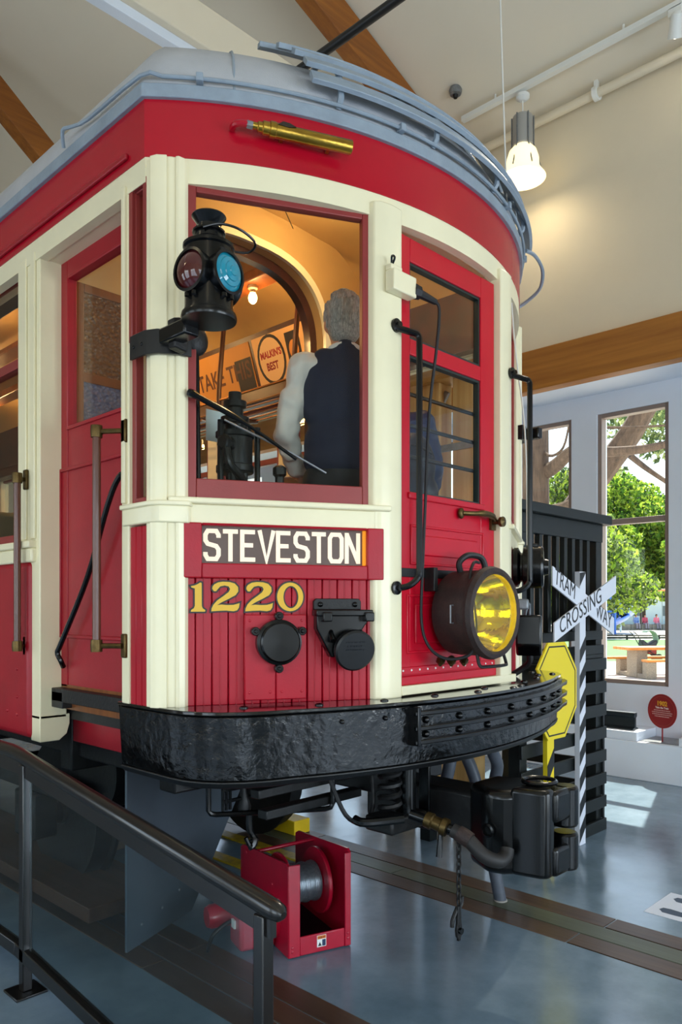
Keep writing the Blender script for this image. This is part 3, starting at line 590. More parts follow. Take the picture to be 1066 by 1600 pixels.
# ---------------- marker lamp on its bracket
mx, my, mz = 0, 0, 0; MK = .85; MF = Fr((-1.335, .115, 2.762), (MK, 0, 0), (0, MK, 0), (0, 0, MK))
ml = T(MB(MF).lathe([(.118, .0), (.122, .012), (.118, .03), (.108, .036), (.104, .06), (.104, .305), (.112, .312), (.112, .325), (.075, .345), (.062, .355), (.06, .375), (.072, .380), (.072, .388), (.05, .393), (.048, .415), (.075, .452), (.073, .456), (.04, .425), (.04, .38), (.0, .38)], (mx, my, mz), (0, 0, 1), 32), 'marker_lamp', BLACK, smooth=40)
for nm, ang, colr in (('red_lens', 190, '#5A1A1C'), ('blue_lens', 279, '#1FA0BC'), ('rear_lens', 15, '#30B4D8')):
    d = Vector((math.cos(R_(ang)), math.sin(R_(ang)), 0)); c0 = Vector((mx, my, mz+.185))
    T(MB(Fr(MF(c0), Vector((d.y*-1, d.x, 0))*MK, (0, 0, MK), d*MK)).lathe([(.088, .06), (.088, .108), (.092, .112), (.092, .122), (.080, .124), (.078, .10), (.07, .06)], (0, 0, 0), (0, 0, 1), 32, close=True), 'lens_hood', BLACK, ml)
    lm = mat(nm, colr, .04, coat=.6); b_ = lm.node_tree.nodes['Principled BSDF']; b_.inputs['Transmission Weight'].default_value = .35
    rings = [(.0, .152), (.02, .150), (.022, .146), (.04, .142), (.042, .137), (.06, .131), (.062, .126), (.079, .115)] if nm != 'red_lens' else [(0, .150), (.03, .146), (.055, .135), (.079, .114)]
    T(MB(Fr(MF(c0), Vector((d.y*-1, d.x, 0))*MK, (0, 0, MK), d*MK)).lathe(rings, (0, 0, 0), (0, 0, 1), 32), 'lens', lm, ml)
    T(MB(Fr(MF(c0), Vector((d.y*-1, d.x, 0))*MK, (0, 0, MK), d*MK)).lathe([(.078, .098), (.0, .09)], (0, 0, 0), (0, 0, 1), 24), 'lens_backing', mat('lens_backing_'+nm, {'red_lens': '#3A1416', 'blue_lens': '#1478A8', 'rear_lens': '#1478A8'}[nm], .15, .6), ml)
    for sgn in (-1, 1): T(MB(Fr(MF(c0), Vector((d.y*-1, d.x, 0))*MK, (0, 0, MK), d*MK)).cyl((sgn*.02, -.092, .11), (sgn*.02, -.107, .11), .012, seg=8), 'wing_nut', BLACK, ml)
T(MB(MF).tube(smooth_path([(mx+.1, my-.02, mz+.335), (mx+.16, my-.07, mz+.33), (mx+.16, my-.12, mz+.355), (mx+.08, my-.12, mz+.385), (mx-.0, my-.085, mz+.395), (mx-.06, my-.04, mz+.375)], 6), .0055, 8), 'bail', BLACK, ml)
T(MB(MF).box(mx-.02, mx+.02, my-.112, my-.100, mz+.255, mz+.285), 'maker_plate', BLACKM, ml, bevel=.002)
mb_ = T(MB().prism([(-1.25, .345), (-1.31, .355), (-1.375, .40), (-1.40, .45), (-1.40, .56), (-1.39, .56), (-1.385, .455), (-1.36, .41), (-1.30, .37), (-1.25, .36)], 2.705, 2.80), 'marker_bracket', BLACKM, bevel=.002)
T(MB().box(-1.385, -1.315, .20, .375, 2.73, 2.79), 'bracket_arm', BLACK, mb_, bevel=.008); T(MB().prism([(-1.36, 2.71), (-1.30, 2.70), (-1.295, 2.77), (-1.33, 2.83), (-1.365, 2.82)], .30, .345, ax=1), 'socket_casting', IRON, mb_, bevel=.006)
for q in (.47, .53): T(MB().ell((-1.402, q, 2.75), (.005, .008, .008), 8, 4), 'bolt', BLACK, mb_)
mbr = T(MB().prism([(1.25, .345), (1.31, .355), (1.375, .40), (1.40, .45), (1.40, .50), (1.36, .44), (1.30, .40), (1.25, .40)], 2.78, 2.87), 'marker_bracket', BLACKM, bevel=.002)
T(MB().box(1.33, 1.385, .28, .375, 2.79, 2.86), 'bracket_arm', BLACK, mbr, bevel=.008)
# whistle on the letterboard
def lb(a, z, off):
    R = 1.956+off; return (R*math.sin(R_(a)), 1.896-R*math.cos(R_(a)), z)
def onarc(px_a, z, o): return Vector(lb(px_a, z, o))
w0, w1 = onarc(-31.5, 3.640, .055), onarc(-20.2, 3.625, .075); d = (w1-w0).normalized()
up_ = Vector((0, 0, 1)); sd = d.cross(up_).normalized(); wf = Fr(w0, d, sd.cross(d), sd); Lw = (w1-w0).length
wh = T(MB(wf).lathe([(.0, .055), (.026, .055), (.0285, .06), (.0285, Lw-.004), (.026, Lw), (0, Lw-.01)], (0, 0, 0), (1, 0, 0), 24), 'whistle', BRASS)
T(MB(wf).lathe([(.014, -.02), (.014, .0), (.02, .004), (.02, .02), (.026, .024), (.026, .05), (.031, .052), (.031, .075), (.0285, .078)], (0, 0, 0), (1, 0, 0), 16), 'whistle_neck', BRASS, wh)
T(MB(wf).prism([(.08, .010), (.10, .026), (.13, .024), (.155, .014), (.125, .006)], .012, .0292), 'whistle_mouth', mat('whistle_shadow_gap', '#241A0C', .6), wh)
T(MB(wf).lathe([(.012, -.045), (.016, -.04), (.016, -.018)], (0, 0, 0), (1, 0, 0), 6), 'whistle_nut', STEEL, wh)
T(MB(wf).tube(smooth_path([(-.03, 0, 0), (-.06, .0, .0), (-.085, .0, -.015), (-.092, -.0, -.05)], 4), .013, 10), 'whistle_elbow', REDF, wh)
for xx in (.1, .3): T(MB(wf).box(xx, xx+.015, -.012, .012, -.06, -.02), 'whistle_clip', BRASS, wh)
# windscreen wiper
wp = T(MB(LF).tube(smooth_path([(.075, 2.565, .03), (.11, 2.548, .04), (.30, 2.46, .03), (.52, 2.33, .01)], 4), [.017]*4+[.012]*4+[.007]*5, 8), 'wiper_arm', BLACK)
T(MB(LF).tube([(.22, 2.475, .0), (.50, 2.36, -.008), (.66, 2.285, -.022)], .004, 6), 'wiper_blade', STEEL, wp)
# right facet fittings: rope retriever and jumper box
rt_c = RF((.40, 1.945, .0)); rf2 = Fr(rt_c, RF.u, RF.v, RF.w)
T(MB(rf2).lathe([(.105, .0), (.115, .01), (.115, .035), (.085, .05), (.085, .06), (.118, .065), (.122, .10), (.122, .165), (.112, .178), (.05, .182), (.045, .205), (0, .206)], (0, 0, 0), (0, 0, 1), 32), 'rope_retriever', BLACK)
rb = T(MB(rf2).box(-.035, .035, .09, .135, .08, .15), 'rope_guide', BLACK, bevel=.006)
jx = T(MB(RF).prism([(.20, 1.50), (.20, 1.67), (.38, 1.67), (.40, 1.62), (.38, 1.44), (.28, 1.44)], .03, .17), 'jumper_box', BLACK, bevel=.012)
T(MB(RF).box(.375, .40, 1.44, 1.64, .04, .17), 'paper_label', mat('buff_paper_label', '#C9B088', .7), jx); T(MB(RF).tube(smooth_path([(.28, 1.67, .08), (.28, 1.72, .09), (.34, 1.73, .1), (.36, 1.67, .1)], 4), .008, 8), 'handle', STEEL, jx)
for i in range(3): T(MB(RF).box(.4, .402, 1.48+.05*i, 1.505+.05*i, .06, .15), 'label_print', NUMB, jx)
T(MB(RF).box(.20, .30, 1.70, 1.76, .0, .10), 'cable_fitting', STEEL, jx, bevel=.01); T(MB(RF).box(.22, .36, 1.66, 1.74, .0, .05), 'fitting_block', RED, jx, bevel=.01)
T(MB(RF).tube(smooth_path([(.36, 1.45, .1), (.38, 1.40, .1), (.40, 1.36, .06), (.40, 1.32, .0)], 4), .018, 8), 'cable', RUBBER, jx)
# ---------------- bumper: top plate, apron and anti-climber ribs
def bump(off, xs=1.345, R=2.5, y0=-.20, yb=.74, n=30, rc=.34):
    """plan line of the bumper, rounded at the corners"""
    xs += off; pts = []; yc = y0+R; Ro = R+off; th = math.asin((xs-rc)/(Ro)); ex, ey = Ro*math.sin(th), yc-Ro*math.cos(th)
    L = [(-xs, yb), (-xs, ey+rc*1.05)]
    for i in range(1, 6):
        t = i/6; L.append(((1-t)**2*-xs+2*t*(1-t)*-xs+t*t*-ex, (1-t)**2*(ey+rc*1.05)+2*t*(1-t)*(ey+rc*.25)+t*t*ey))
    A = [(Ro*math.sin(-th+2*th*i/n), yc-Ro*math.cos(-th+2*th*i/n)) for i in range(n+1)]
    return [(x*(1.045 if x > 0 else 1), y) for x, y in L+A+[(-x, y) for x, y in L[::-1]]]
def bband(o0, o1, z0, z1, sub=None, bot=0):
    a, b = bump(o0), bump(o1); b2 = bump(o1+bot)
    if sub: a, b, b2 = a[sub[0]:sub[1]], b[sub[0]:sub[1]], b2[sub[0]:sub[1]]
    rows = [[(p[0], p[1], z) for p in q] for q, z in ((a, z0), (b2, z0), (b, z1), (a, z1), (a, z0))]
    m = MB(); m.grid(rows); m.add([rows[i][0] for i in range(4)], [(0, 1, 2, 3)]); m.add([rows[i][-1] for i in range(4)], [(3, 2, 1, 0)]); return m
bumper = T(bband(-.03, 0, 1.04, 1.295, bot=-.015), 'bumper', BUMPBLK, bevel=.008)
T(bband(-.034, -.006, 1.012, 1.042, bot=-.02), 'bumper_lower_lip', BLACKM, bumper, bevel=.008)
o_ = bump(.008); nn_ = len(o_); tp = MB()
tp.add([(x, y, 1.297) for x, y in o_]+[(x, y, 1.312) for x, y in o_], [tuple(range(nn_-1, -1, -1)), tuple(range(nn_, 2*nn_))]+[(i, (i+1) % nn_, nn_+(i+1) % nn_, nn_+i) for i in range(nn_)])
plate = T(tp, 'bumper_plate', mat('gloss_black_plate', '#08090A', .10, coat=.5, bump=.06, bscale=25), bevel=.003)
for (x, y) in [(-1.12, .18), (-.85, .03), (-.55, -.06), (-.25, -.10), (.02, -.15), (.18, -.08), (.42, -.14), (.62, -.04), (.86, .02), (1.05, .12), (1.2, .25), (.30, -.17), (1.18, .10)]:
    T(MB().ell((x, y, 1.313), (.019, .019, .009), 12, 5), 'rivet', BLACK, plate)
i0 = 7+8
for z in (1.262, 1.198, 1.140):
    T(bband(-.005, .042, z-.010, z+.010, (i0, nn_-4)), 'anticlimber_rib', BLACK, bumper, bevel=.004)
T(bband(-.005, .014, 1.13, 1.29, (i0, nn_-4)), 'anticlimber_plate', BUMPBLK, bumper)
pb = bump(.0)[i0]; T(MB().box(pb[0]-.012, pb[0]+.008, pb[1]-.045, pb[1]+.02, 1.125, 1.29), 'anticlimber_end', BLACK, bumper, bevel=.003)
oo = bump(.018)
for k in range(i0+1, nn_-4, 3):
    for z in (1.230, 1.169): T(MB().ell((oo[k][0], oo[k][1], z), (.016, .016, .016), 10, 6), 'rivet', BLACK, bumper)
for k in (10, 13): T(MB().ell((bump(.002)[k][0], bump(.002)[k][1], 1.25), (.010, .010, .010), 10, 6), 'rivet', BLACK, bumper)
T(MB().tube(smooth_path([(1.375, .22, 1.27), (1.42, .20, 1.28), (1.435, .20, 1.24), (1.38, .22, 1.20)], 4), .010, 8), 'bumper_hook', BLACK, bumper)
# ---------------- side doorway, door leaf, body post, saloon side
def side(s):
    fr = SF if s > 0 else SR; g = -1 if s > 0 else 1
    def U(a, b): return sorted((g*a, g*b))
    def BX(m, y0, y1, z0, z1, d0, d1): u = U(y0, y1); return m.box(u[0], u[1], z0, z1, d0, d1)
    # body post beside the doorway with its rounded foot
    post = T(BX(MB(fr), 1.462, 1.70, 1.16, 3.50, -.14, .0), 'body_post', CREAM, bevel=.006)
    T(MB().prism(mir([(-1.36, 1.05), (-1.26, 1.05), (-1.22, 1.08), (-1.205, 1.13), (-1.205, 1.18), (-1.36, 1.18)], s), 1.462, 1.56, ax=1), 'post_foot', CREAM, post, bevel=.004)
    T(BX(MB(fr), 1.50, 1.545, 2.05, 3.46, .0, .012), 'post_moulding', CREAM, post, bevel=.004); T(BX(MB(fr), 1.60, 1.69, 2.05, 3.46, .0, .010), 'post_moulding', CREAM, post, bevel=.004)
    T(BX(MB(fr), .69, 1.70, 3.42, 3.51, -.14, -.004), 'doorway_head', CREAM, bevel=.006)
    # saloon side wall
    sk = T(BX(MB(fr), 1.545, YB, 1.06, 1.94, -.10, .018), 'side_panel', SIDERED, bevel=.03, seg=4)
    for i, z in enumerate((1.85, 1.70, 1.55, 1.40, 1.26, 1.17)): T(MB(fr).ell((g*1.68, z, .019), (.010, .010, .006), 10, 4), 'rivet', SIDERED, sk)
    for y in (1.80, 1.95, 2.10): T(MB(fr).ell((g*y, 1.18, .019), (.010, .010, .006), 10, 4), 'rivet', SIDERED, sk)
    T(BX(MB(fr), 1.50, YB, 1.935, 2.005, -.10, .026), 'belt_rail', CREAM, bevel=.01); T(BX(MB(fr), 1.50, YB, 2.005, 2.04, -.10, .042), 'belt_rail_cap', CREAM, bevel=.008)
    ys = [1.70, 2.62, 3.62, 4.62, 5.62, 6.62, 7.62, 8.6]
    for i in range(len(ys)-1):
        a, b = ys[i]+(.0 if i == 0 else .07), ys[i+1]-.07; u = U(a, b)
        ws = T(MB(fr).ring((u[0], u[1], 2.04, 3.47), -.07, -.02, .05), 'side_window', MAROON, bevel=.004)
        T(BX(MB(fr), a+.05, b-.05, 2.95, 3.0, -.07, -.02), 'meeting_rail', MAROON, ws, bevel=.003); T(BX(MB(fr), a+.04, b-.04, 2.08, 3.43, -.05, -.045), 'pane', GLASS, ws)
        T(BX(MB(fr), b, b+.14, 2.04, 3.50, -.10, .0), 'window_post', CREAM, bevel=.006)
    T(BX(MB(fr), 8.4, YB, 2.04, 3.5, -.10, .0), 'end_panel', CREAM)
    # dark red step apron and black sill under the doorway
    T(BX(MB(fr), .70, 1.56, 1.02, 1.26, -.27, -.22), 'step_apron', SIDERED, bevel=.004); T(BX(MB(fr), .70, 1.50, 1.25, 1.315, -.30, -.06), 'door_threshold', IRON, bevel=.004)
    T(BX(MB(fr), 1.35, 1.47, 1.22, 1.30, -.12, -.06), 'step_bracket', BLACKM, bevel=.004)
    if s > 0:
        X = -.11
        d = T(BX(MB(fr), 1.40, 1.58, 1.318, 3.47, X-.05, X), 'side_door', SIDERED, bevel=.004)
        T(BX(MB(fr), .70, .82, 1.318, 3.47, X-.05, X), 'stile', SIDERED, d, bevel=.004); T(BX(MB(fr), .82, 1.40, 3.34, 3.47, X-.05, X), 'top_rail', SIDERED, d, bevel=.004)
        T(BX(MB(fr), .82, 1.40, 1.318, 2.60, X-.05, X-.004), 'lower_panel', SIDERED, d, bevel=.003)
        u = U(.84, 1.475); T(MB(fr).ring((u[0], u[1], 1.56, 2.40), X-.01, X+.010, .018), 'panel_moulding', SIDERED, d, bevel=.005)
        T(BX(MB(fr), .82, 1.40, 2.60, 3.34, X-.03, X-.025), 'pane', GLASSD, d); u = U(.815, 1.405); T(MB(fr).ring((u[0], u[1], 2.585, 3.345), X-.045, X+.006, .018), 'glazing_bead', SIDERED, d, bevel=.004)
    # hand poles either side of the doorway
    for (y, x, z0, z1, off, mt) in (((.655, .10, 1.55, 2.44, .085, BRASSD), (1.60, .08, 1.52, 2.35, .06, BRASSD)) if s > 0 else ((.655, .10, 1.55, 2.44, .085, BRASSD),)):
        yy = y+.09 if y < 1 else y-.02
        hp = T(MB(fr).cyl((g*yy, z0, off), (g*yy, z1, off), .017, seg=14), 'hand_pole', mat('brown_wood_pole', '#5B3020', .32, coat=.3, var=.15))
        for z in (z0, z1):
            T(MB(fr).lathe([(.024, -.025), (.026, 0), (.024, .025), (0, .028)], (g*yy, z, off), (0, 1, 0), 12), 'pole_socket', mt, hp)
            T(MB(fr).cyl((g*yy, z, off), (g*y, z, .02), .011, seg=8), 'pole_arm', mt, hp); T(MB(fr).box(g*y-.018, g*y+.018, z-.05, z+.05, .0, .018), 'pole_flange', mt, hp, bevel=.006)
side(1); side(-1)
T(MB(SF).tube(smooth_path([(-.72, 2.28, -.05), (-.80, 2.275, -.05), (-.90, 2.16, -.05), (-1.10, 1.85, -.06), (-1.36, 1.54, -.06), (-1.40, 1.49, -.06), (-1.385, 1.45, -.07), (-1.40, 1.42, -.09)], 5), .013, 8), 'side_door_bar', BLACK)
# ---------------- interior: floor, bulkhead with its arch, saloon fittings
FL0 = 1.33
T(MB().box(-1.25, 1.25, .45, YB-.1, FL0-.12, FL0), 'tram_floor', OAKD); T(MB().prism([(-.5, .06), (.5, .06), (1.15, .45), (-1.15, .45)], FL0-.08, FL0), 'vestibule_floor', OAKD)
T(MB().box(-1.26, 1.26, YB-.1, YB, 1.05, 4.2), 'rear_wall', MAHOG)
def arch(hw, top, zs=3.42, n=2.7):
    P = [(-hw, FL0)]
    for i in range(29):
        a = math.pi-math.pi*i/28; c_, s_ = math.cos(a), math.sin(a); P.append((hw*math.copysign(abs(c_)**(2/n), c_), zs+(top-zs)*abs(s_)**(2/n)))
    return P+[(hw, FL0)]
def hole(inner, outer, y0, y1, m):
    n = len(inner)
    rows = [[(p[0], y, p[1]) for p in q] for q, y in ((inner, y0), (outer, y0), (outer, y1), (inner, y1), (inner, y0))]; m.grid(rows); return m
ain = arch(.62, 3.96)
def outer(P):
    out = []
    for x, z in P:
        if z < 3.43: out.append((-1.24 if x < 0 else 1.24, z))
        else: t = x/.62; out.append((1.24*t, 4.215 if abs(t) < .45 else 4.215-.55*((abs(t)-.45)/.55)**2.2))
    return out
bk = T(hole(ain, outer(ain), 1.50, 1.56, MB()), 'bulkhead', TAN)
def grow(P, d): return arch(.62+d, 3.96+d)
T(hole(ain, grow(ain, .05), 1.47, 1.50, MB()), 'arch_casing', CREAM, bk, bevel=.005)
T(hole(grow(ain, -.06), ain, 1.56, 1.62, MB()), 'arch_lining', MAHOG, bk)
T(MB().box(-1.24, -.66, 1.44, 1.50, FL0, 2.6), 'bulkhead_panel', MAHOG, bk, bevel=.005); T(MB().box(.66, 1.24, 1.44, 1.50, FL0, 2.6), 'bulkhead_panel', MAHOG, bk, bevel=.005)
T(MB().box(.86, 1.22, 1.30, 1.46, 3.45, 3.78), 'switch_cabinet', MAHOG, bevel=.006)
T(MB().box(1.16, 1.24, .60, 1.46, 3.40, 3.80), 'door_header_panel', MAHOG); T(MB().box(-1.24, -1.16, .60, 1.46, 3.46, 3.80), 'door_header_panel', MAHOG)
# frosted inner screen seen through the side door
T(MB().box(-.64, -.62, 1.62, 2.6, 2.35, 3.35), 'saloon_screen_glass', FROST)
T(MB(Fr((-1.24, 1.48, 0), (1, 0, 0), (0, 0, 1), (0, -1, 0))).ring((.06, .58, 2.58, 3.36), 0, .03, .045), 'screen_frame', OAKD, bevel=.004)
T(MB(Fr((-1.24, 1.48, 0), (1, 0, 0), (0, 0, 1), (0, -1, 0))).box(.10, .54, 2.86, 2.91, 0, .03), 'screen_rail', OAKD, bevel=.004)
T(MB().box(-1.14, -.70, 1.455, 1.462, 2.90, 3.32), 'frosted_pane', pebble('light_tinted_pebbled_glass', '#6E4628'))  # opaque pane; the orange light behind it is put into the colour
T(MB().box(-1.14, -.70, 1.455, 1.462, 2.62, 2.87), 'frosted_pane', pebble('mauve_pebbled_glass', '#60607A'))
# saloon lining and racks on the far side
SALW = mat('saloon_wall_varnish', '#4A2210', .4, col2='#331508', vscale=6)
T(MB().box(1.17, 1.25, 1.60, YB-.1, FL0, 2.04), 'saloon_dado', SALW); T(MB().box(-1.25, -1.17, 1.72, YB-.1, FL0, 2.04), 'saloon_dado', SALW)
T(MB().box(1.12, 1.25, 1.60, YB-.1, 3.44, 3.56), 'saloon_cornice', SALW, bevel=.01); T(MB().box(-1.25, -1.12, 1.72, YB-.1, 3.46, 3.56), 'saloon_cornice', SALW, bevel=.01)
AF = Fr((1.20, 0, 3.56), (0, -1, 0), (-.30, 0, .954), (-.954, 0, -.30))       # sloping cove for the car cards, u = -y
T(MB(AF).box(-YB+.1, -1.62, -.02, .46, -.03, 0), 'card_cove', SALW)
RACKM = mat('brass_rack_rod', '#8A5A22', .3, .7)
for y in (1.95, 2.85, 3.75, 4.65, 5.55): T(MB().tube(smooth_path([(1.16, y, 3.30), (1.0, y, 3.28), (.80, y, 3.33), (.76, y, 3.42), (.80, y, 3.9), (.82, y, 4.08)], 4), .020, 8), 'rack_hanger', MAHOG)
for i in range(6): T(MB().tube([(1.14-.07*i, 1.7, 3.30+.004*i), (1.14-.07*i, 6.0, 3.30+.004*i)], .006, 6), 'rack_rod', RACKM)
T(MB().tube([(.76, 1.7, 3.40), (.76, 6.0, 3.40)], .010, 6), 'rack_front_rail', RACKM)
for y in (2.1, 3.1, 4.0): T(MB().box(.78, 1.15, y, y+.03, 3.29, 3.30), 'rack_crossbar', RACKM)
T(MB().box(-.08, .08, 1.62, YB-.1, 4.09, 4.14), 'ceiling_rail', OAKD, bevel=.01); T(MB().box(.42, .58, 1.62, YB-.1, 4.03, 4.10), 'ceiling_rail', OAKD, bevel=.01)
# car cards
def card(y0, y1, colr, items):
    o = T(MB(AF).box(-y1, -y0, .0, .42, .001, .006), 'advert_card', mat('card_'+colr, colr, .6))
    for it in items:
        if it[0] == 'ell':
            _, u, v, ru, rv, cc, d = it; T(MB(AF).prism([(-y1+u+ru*math.cos(2*math.pi*i/24), v+rv*math.sin(2*math.pi*i/24)) for i in range(24)], .006, .0065+.0005*d), 'card_print', mat('print_'+cc, cc, .6), o)
        elif it[0] == 'box': _, u0, u1, v0, v1, cc, d = it; T(MB(AF).box(-y1+u0, -y1+u1, v0, v1, .006, .0065+.0005*d), 'card_print', mat('print_'+cc, cc, .6), o)
        elif it[0] == 'm': _, u, v, l_, h_, cc, _z = it; marks('card_small_print', AF, -y1+u, v, .0068, l_, h_, mat('print_'+cc, cc, .6), o, 2, .0005)
        else: _, u, v, tx, sz, cc, rot = it; text('card_lettering', tx, AF, -y1+u, v, .0085, sz, mat('print_'+cc, cc, .6), o, sx=.8, bold=.003, rot=rot, ext=.0003)
card(2.20, 2.82, '#E8B878', [('ell', .20, .22, .17, .20, '#1C1410', 1), ('ell', .20, .22, .145, .175, '#EBC48E', 2), ('t', .075, .24, "MALKIN'S", .075, '#A81C1C', 0), ('t', .125, .14, 'BEST', .085, '#8C1818', 0), ('box', .40, .56, .14, .38, '#1C1410', 1), ('ell', .48, .24, .055, .075, '#D8903C', 2), ('box', .40, .60, .02, .11, '#B02020', 1), ('t', .42, .04, 'COFFEE', .055, '#F0D0A0', 0)])
card(1.64, 2.17, '#D8742A', [('box', .02, .51, .06, .15, '#241A16', 1), ('m', .26, .09, .26, .035, '#E8C890', 0), ('m', .16, .31, .24, .05, '#2A1810', 0), ('ell', .24, .23, .18, .05, '#EBC48E', 1), ('m', .24, .21, .22, .045, '#2A1810', 0), ('box', .40, .53, .28, .42, '#A81C1C', 2), ('t', .41, .32, 'Th', .08, '#F0D0A0', 0)])
card(2.86, 3.71, '#C98A34', [('t', .06, .14, 'TAKE THIS', .20, '#5A3010', 0), ('box', .62, .84, .0, .30, '#1C1410', 1)])
card(3.76, 4.46, '#B03020', [('ell', .2, .22, .14, .16, '#F0D8B0', 1), ('box', .0, .70, .0, .06, '#1C1410', 1)])
card(4.55, 5.25, '#D8A050', [('ell', .3, .2, .2, .15, '#7A2018', 1)])
WARM = (1, .56, .21)
def sbulb(x, y, z, e=7):
    b = T(MB().lathe([(.035, .0), (.035, -.02), (.022, -.03), (.022, -.05)], (x, y, z)), 'bulb_socket', CREAM); T(MB().ell((x, y, z-.085), (.032, .032, .042)), 'bulb', mat('saloon_bulb', '#FFFFFF', .3, emit='#FFD08A', estr=18), b)
    light('saloon_light', 'POINT', (x, y, z-.16), e, WARM, shadow_soft_size=.05)
for y in (2.1, 3.6, 5.1, 6.8): sbulb(.5, y, 4.03, 10)
for y in (2.6, 4.4, 6.4): sbulb(-.5, y, 4.06, 10)
light('vestibule_light', 'POINT', (.15, .95, 4.0), 15, (1, .70, .36), shadow_soft_size=.06)
vb = T(MB().lathe([(.035, .02), (.035, -.02), (.022, -.03), (.022, -.05)], (.15, .95, 4.17)), 'bulb_socket', CREAM); T(MB().ell((.15, .95, 4.085), (.032, .032, .042)), 'bulb', MATS['saloon_bulb'], vb)
# seats along the saloon
for y in (2.4, 3.3, 4.2, 5.1, 6.0):
    for x in (-.85, .75):
        st = T(MB().box(x-.38, x+.38, y, y+.42, FL0+.36, FL0+.48), 'seat_cushion', mat('green_rattan', '#4A4A2C', .6), bevel=.03); T(MB().box(x-.38, x+.38, y+.38, y+.46, FL0+.40, FL0+1.0), 'seat_back', MATS['green_rattan'], st, bevel=.03); T(MB().box(x-.3, x+.3, y+.1, y+.3, FL0, FL0+.36), 'seat_stand', IRON, st)
# driver's equipment behind the left window
IRG = mat('oiled_gunmetal', '#15181B', .3, .5)
br = T(MB().lathe([(.078, 2.27), (.082, 2.275), (.082, 2.30), (.076, 2.305), (.076, 2.42), (.084, 2.425), (.084, 2.445), (.0, 2.445)], (-.96, .44, .02), (0, 0, 1), 24), 'brake_valve', IRG, smooth=25)
T(MB().lathe([(.045, 2.465), (.045, 2.50), (.062, 2.505), (.062, 2.53), (.036, 2.535), (.036, 2.57), (.050, 2.575), (.050, 2.60), (.028, 2.605), (.028, 2.64), (0, 2.64)], (-.96, .44, .0), (0, 0, 1), 20), 'valve_bonnet', IRG, br, smooth=25)
for a in range(0, 360, 60): T(MB().cyl((-.96+.066*math.cos(R_(a)), .44+.066*math.sin(R_(a)), 2.465), (-.96+.066*math.cos(R_(a)), .44+.066*math.sin(R_(a)), 2.49), .009, seg=6), 'valve_nut', IRG, br)
for dx in (-.10, .03, .10): T(MB().cyl((-.96+dx, .41, 2.05), (-.96+dx, .41, 2.50 if dx else 2.3), .013, seg=8), 'valve_rod', IRG, br)
T(MB().lathe([(.026, -.03), (.034, -.025), (.034, -.005), (.022, .0), (.022, .02), (.03, .025)], (-1.05, .38, 2.40), (1, .2, 0), 6), 'valve_flange', IRG, br)
T(MB().tube(smooth_path([(-1.06, .37, 2.38), (-1.05, .36, 2.31), (-.99, .36, 2.26), (-.95, .38, 2.20), (-.93, .40, 1.9)], 4), .017, 10), 'valve_pipe', IRG, br)
T(MB().cyl((-.96, .44, FL0), (-.96, .44, 2.29), .04), 'valve_column', IRG, br)
ct = T(MB().box(-.80, -.45, .32, .62, FL0, 2.22).box(-.80, -.45, .32, .62, 2.225, 2.25), 'controller', IRON, bevel=.02)
T(MB().lathe([(.02, 0), (.02, .03), (.03, .04), (.03, .07), (.018, .08), (0, .085)], (-.80, .33, 2.25)), 'controller_knob', BLACK, ct); T(MB().tube([(-.78, .36, 2.27), (-.66, .42, 2.285), (-.58, .46, 2.29)], [.014, .026, .018], 10), 'controller_handle', OAKD, ct)
T(MB().box(-.98, -.80, .62, .625, 2.46, 2.60), 'notice_card', mat('pale_notice', '#C9D6D8', .6), br)
mi = T(MB().tube(smooth_path([(-1.19, .40, 3.3), (-1.19, .40, 2.85), (-1.185, .40, 2.6), (-1.18, .40, 2.3), (-1.16, .42, 2.1)], 4), .010, 8), 'brake_hose', BLACK); T(MB().ell((-1.19, .40, 2.80), (.055, .03, .065)), 'gauge', IRON, mi)
T(MB().lathe([(.0, .02), (.022, .018), (.026, 0), (.02, -.02)], (-.45, .9, 4.10)), 'buzzer', BRASSD)
T(MB().tube([(-.45, .9, 4.10), (.3, 1.45, 4.15)], .003, 5), 'buzzer_wire', IRON)
# ---------------- underframe and running gear
UND = mat('grimy_black_underframe', '#0C0C0D', .5, var=.4, vscale=10, bump=.2, bscale=30)
T(MB().box(-.28, .28, .25, YB-.2, .82, 1.12), 'centre_sill', UND, bevel=.01)
for x in (-1.08, 1.0): T(MB().box(x, x+.08, .55, YB-.2, .92, 1.2), 'side_sill', UND, bevel=.01)
T(MB().box(-1.15, 1.15, .62, .74, .90, 1.2), 'end_sill', UND, bevel=.01)
for y in (1.62, 2.9): T(MB().box(-1.12, 1.12, y, y+.12, .85, 1.2), 'cross_bearer', UND, bevel=.01)
T(MB().box(-1.2, 1.2, .5, YB-.2, 1.15, 1.21), 'floor_framing', UND)
for y in (2.35, 4.1):
    T(MB().cyl((-.95, y, .45), (.95, y, .45), .07), 'axle', UND)
    for x in (-.76, .76): T(MB().lathe([(.10, -.08), (.10, -.06), (.40, -.05), (.44, -.06), (.44, .05), (.47, .06), (.47, .08), (.38, .07), (.1, .09)], (x, y, .475), (-x/abs(x), 0, 0), 40), 'wheel', UND)
for x in (-.98, .98):
    T(MB().box(x-.05, x+.05, 1.85, 4.6, .62, .72), 'truck_frame', UND, bevel=.01)
    for y in (2.35, 4.1): T(MB().box(x-.08, x+.08, y-.13, y+.13, .34, .62), 'journal_box', UND, bevel=.02)
T(MB().lathe([(.22, -.5), (.22, .5)], (-.35, 1.85, .78), (1, 0, 0), 28), 'air_reservoir', UND)
def spring(c, r, h, turns, wr, name='coil_spring'):
    pts = [(c[0]+r*math.cos(2*math.pi*t), c[1]+r*math.sin(2*math.pi*t), c[2]+h*t/turns) for t in [i/12 for i in range(int(turns*12)+1)]]; return T(MB().tube(pts, wr, 6), name, UND)
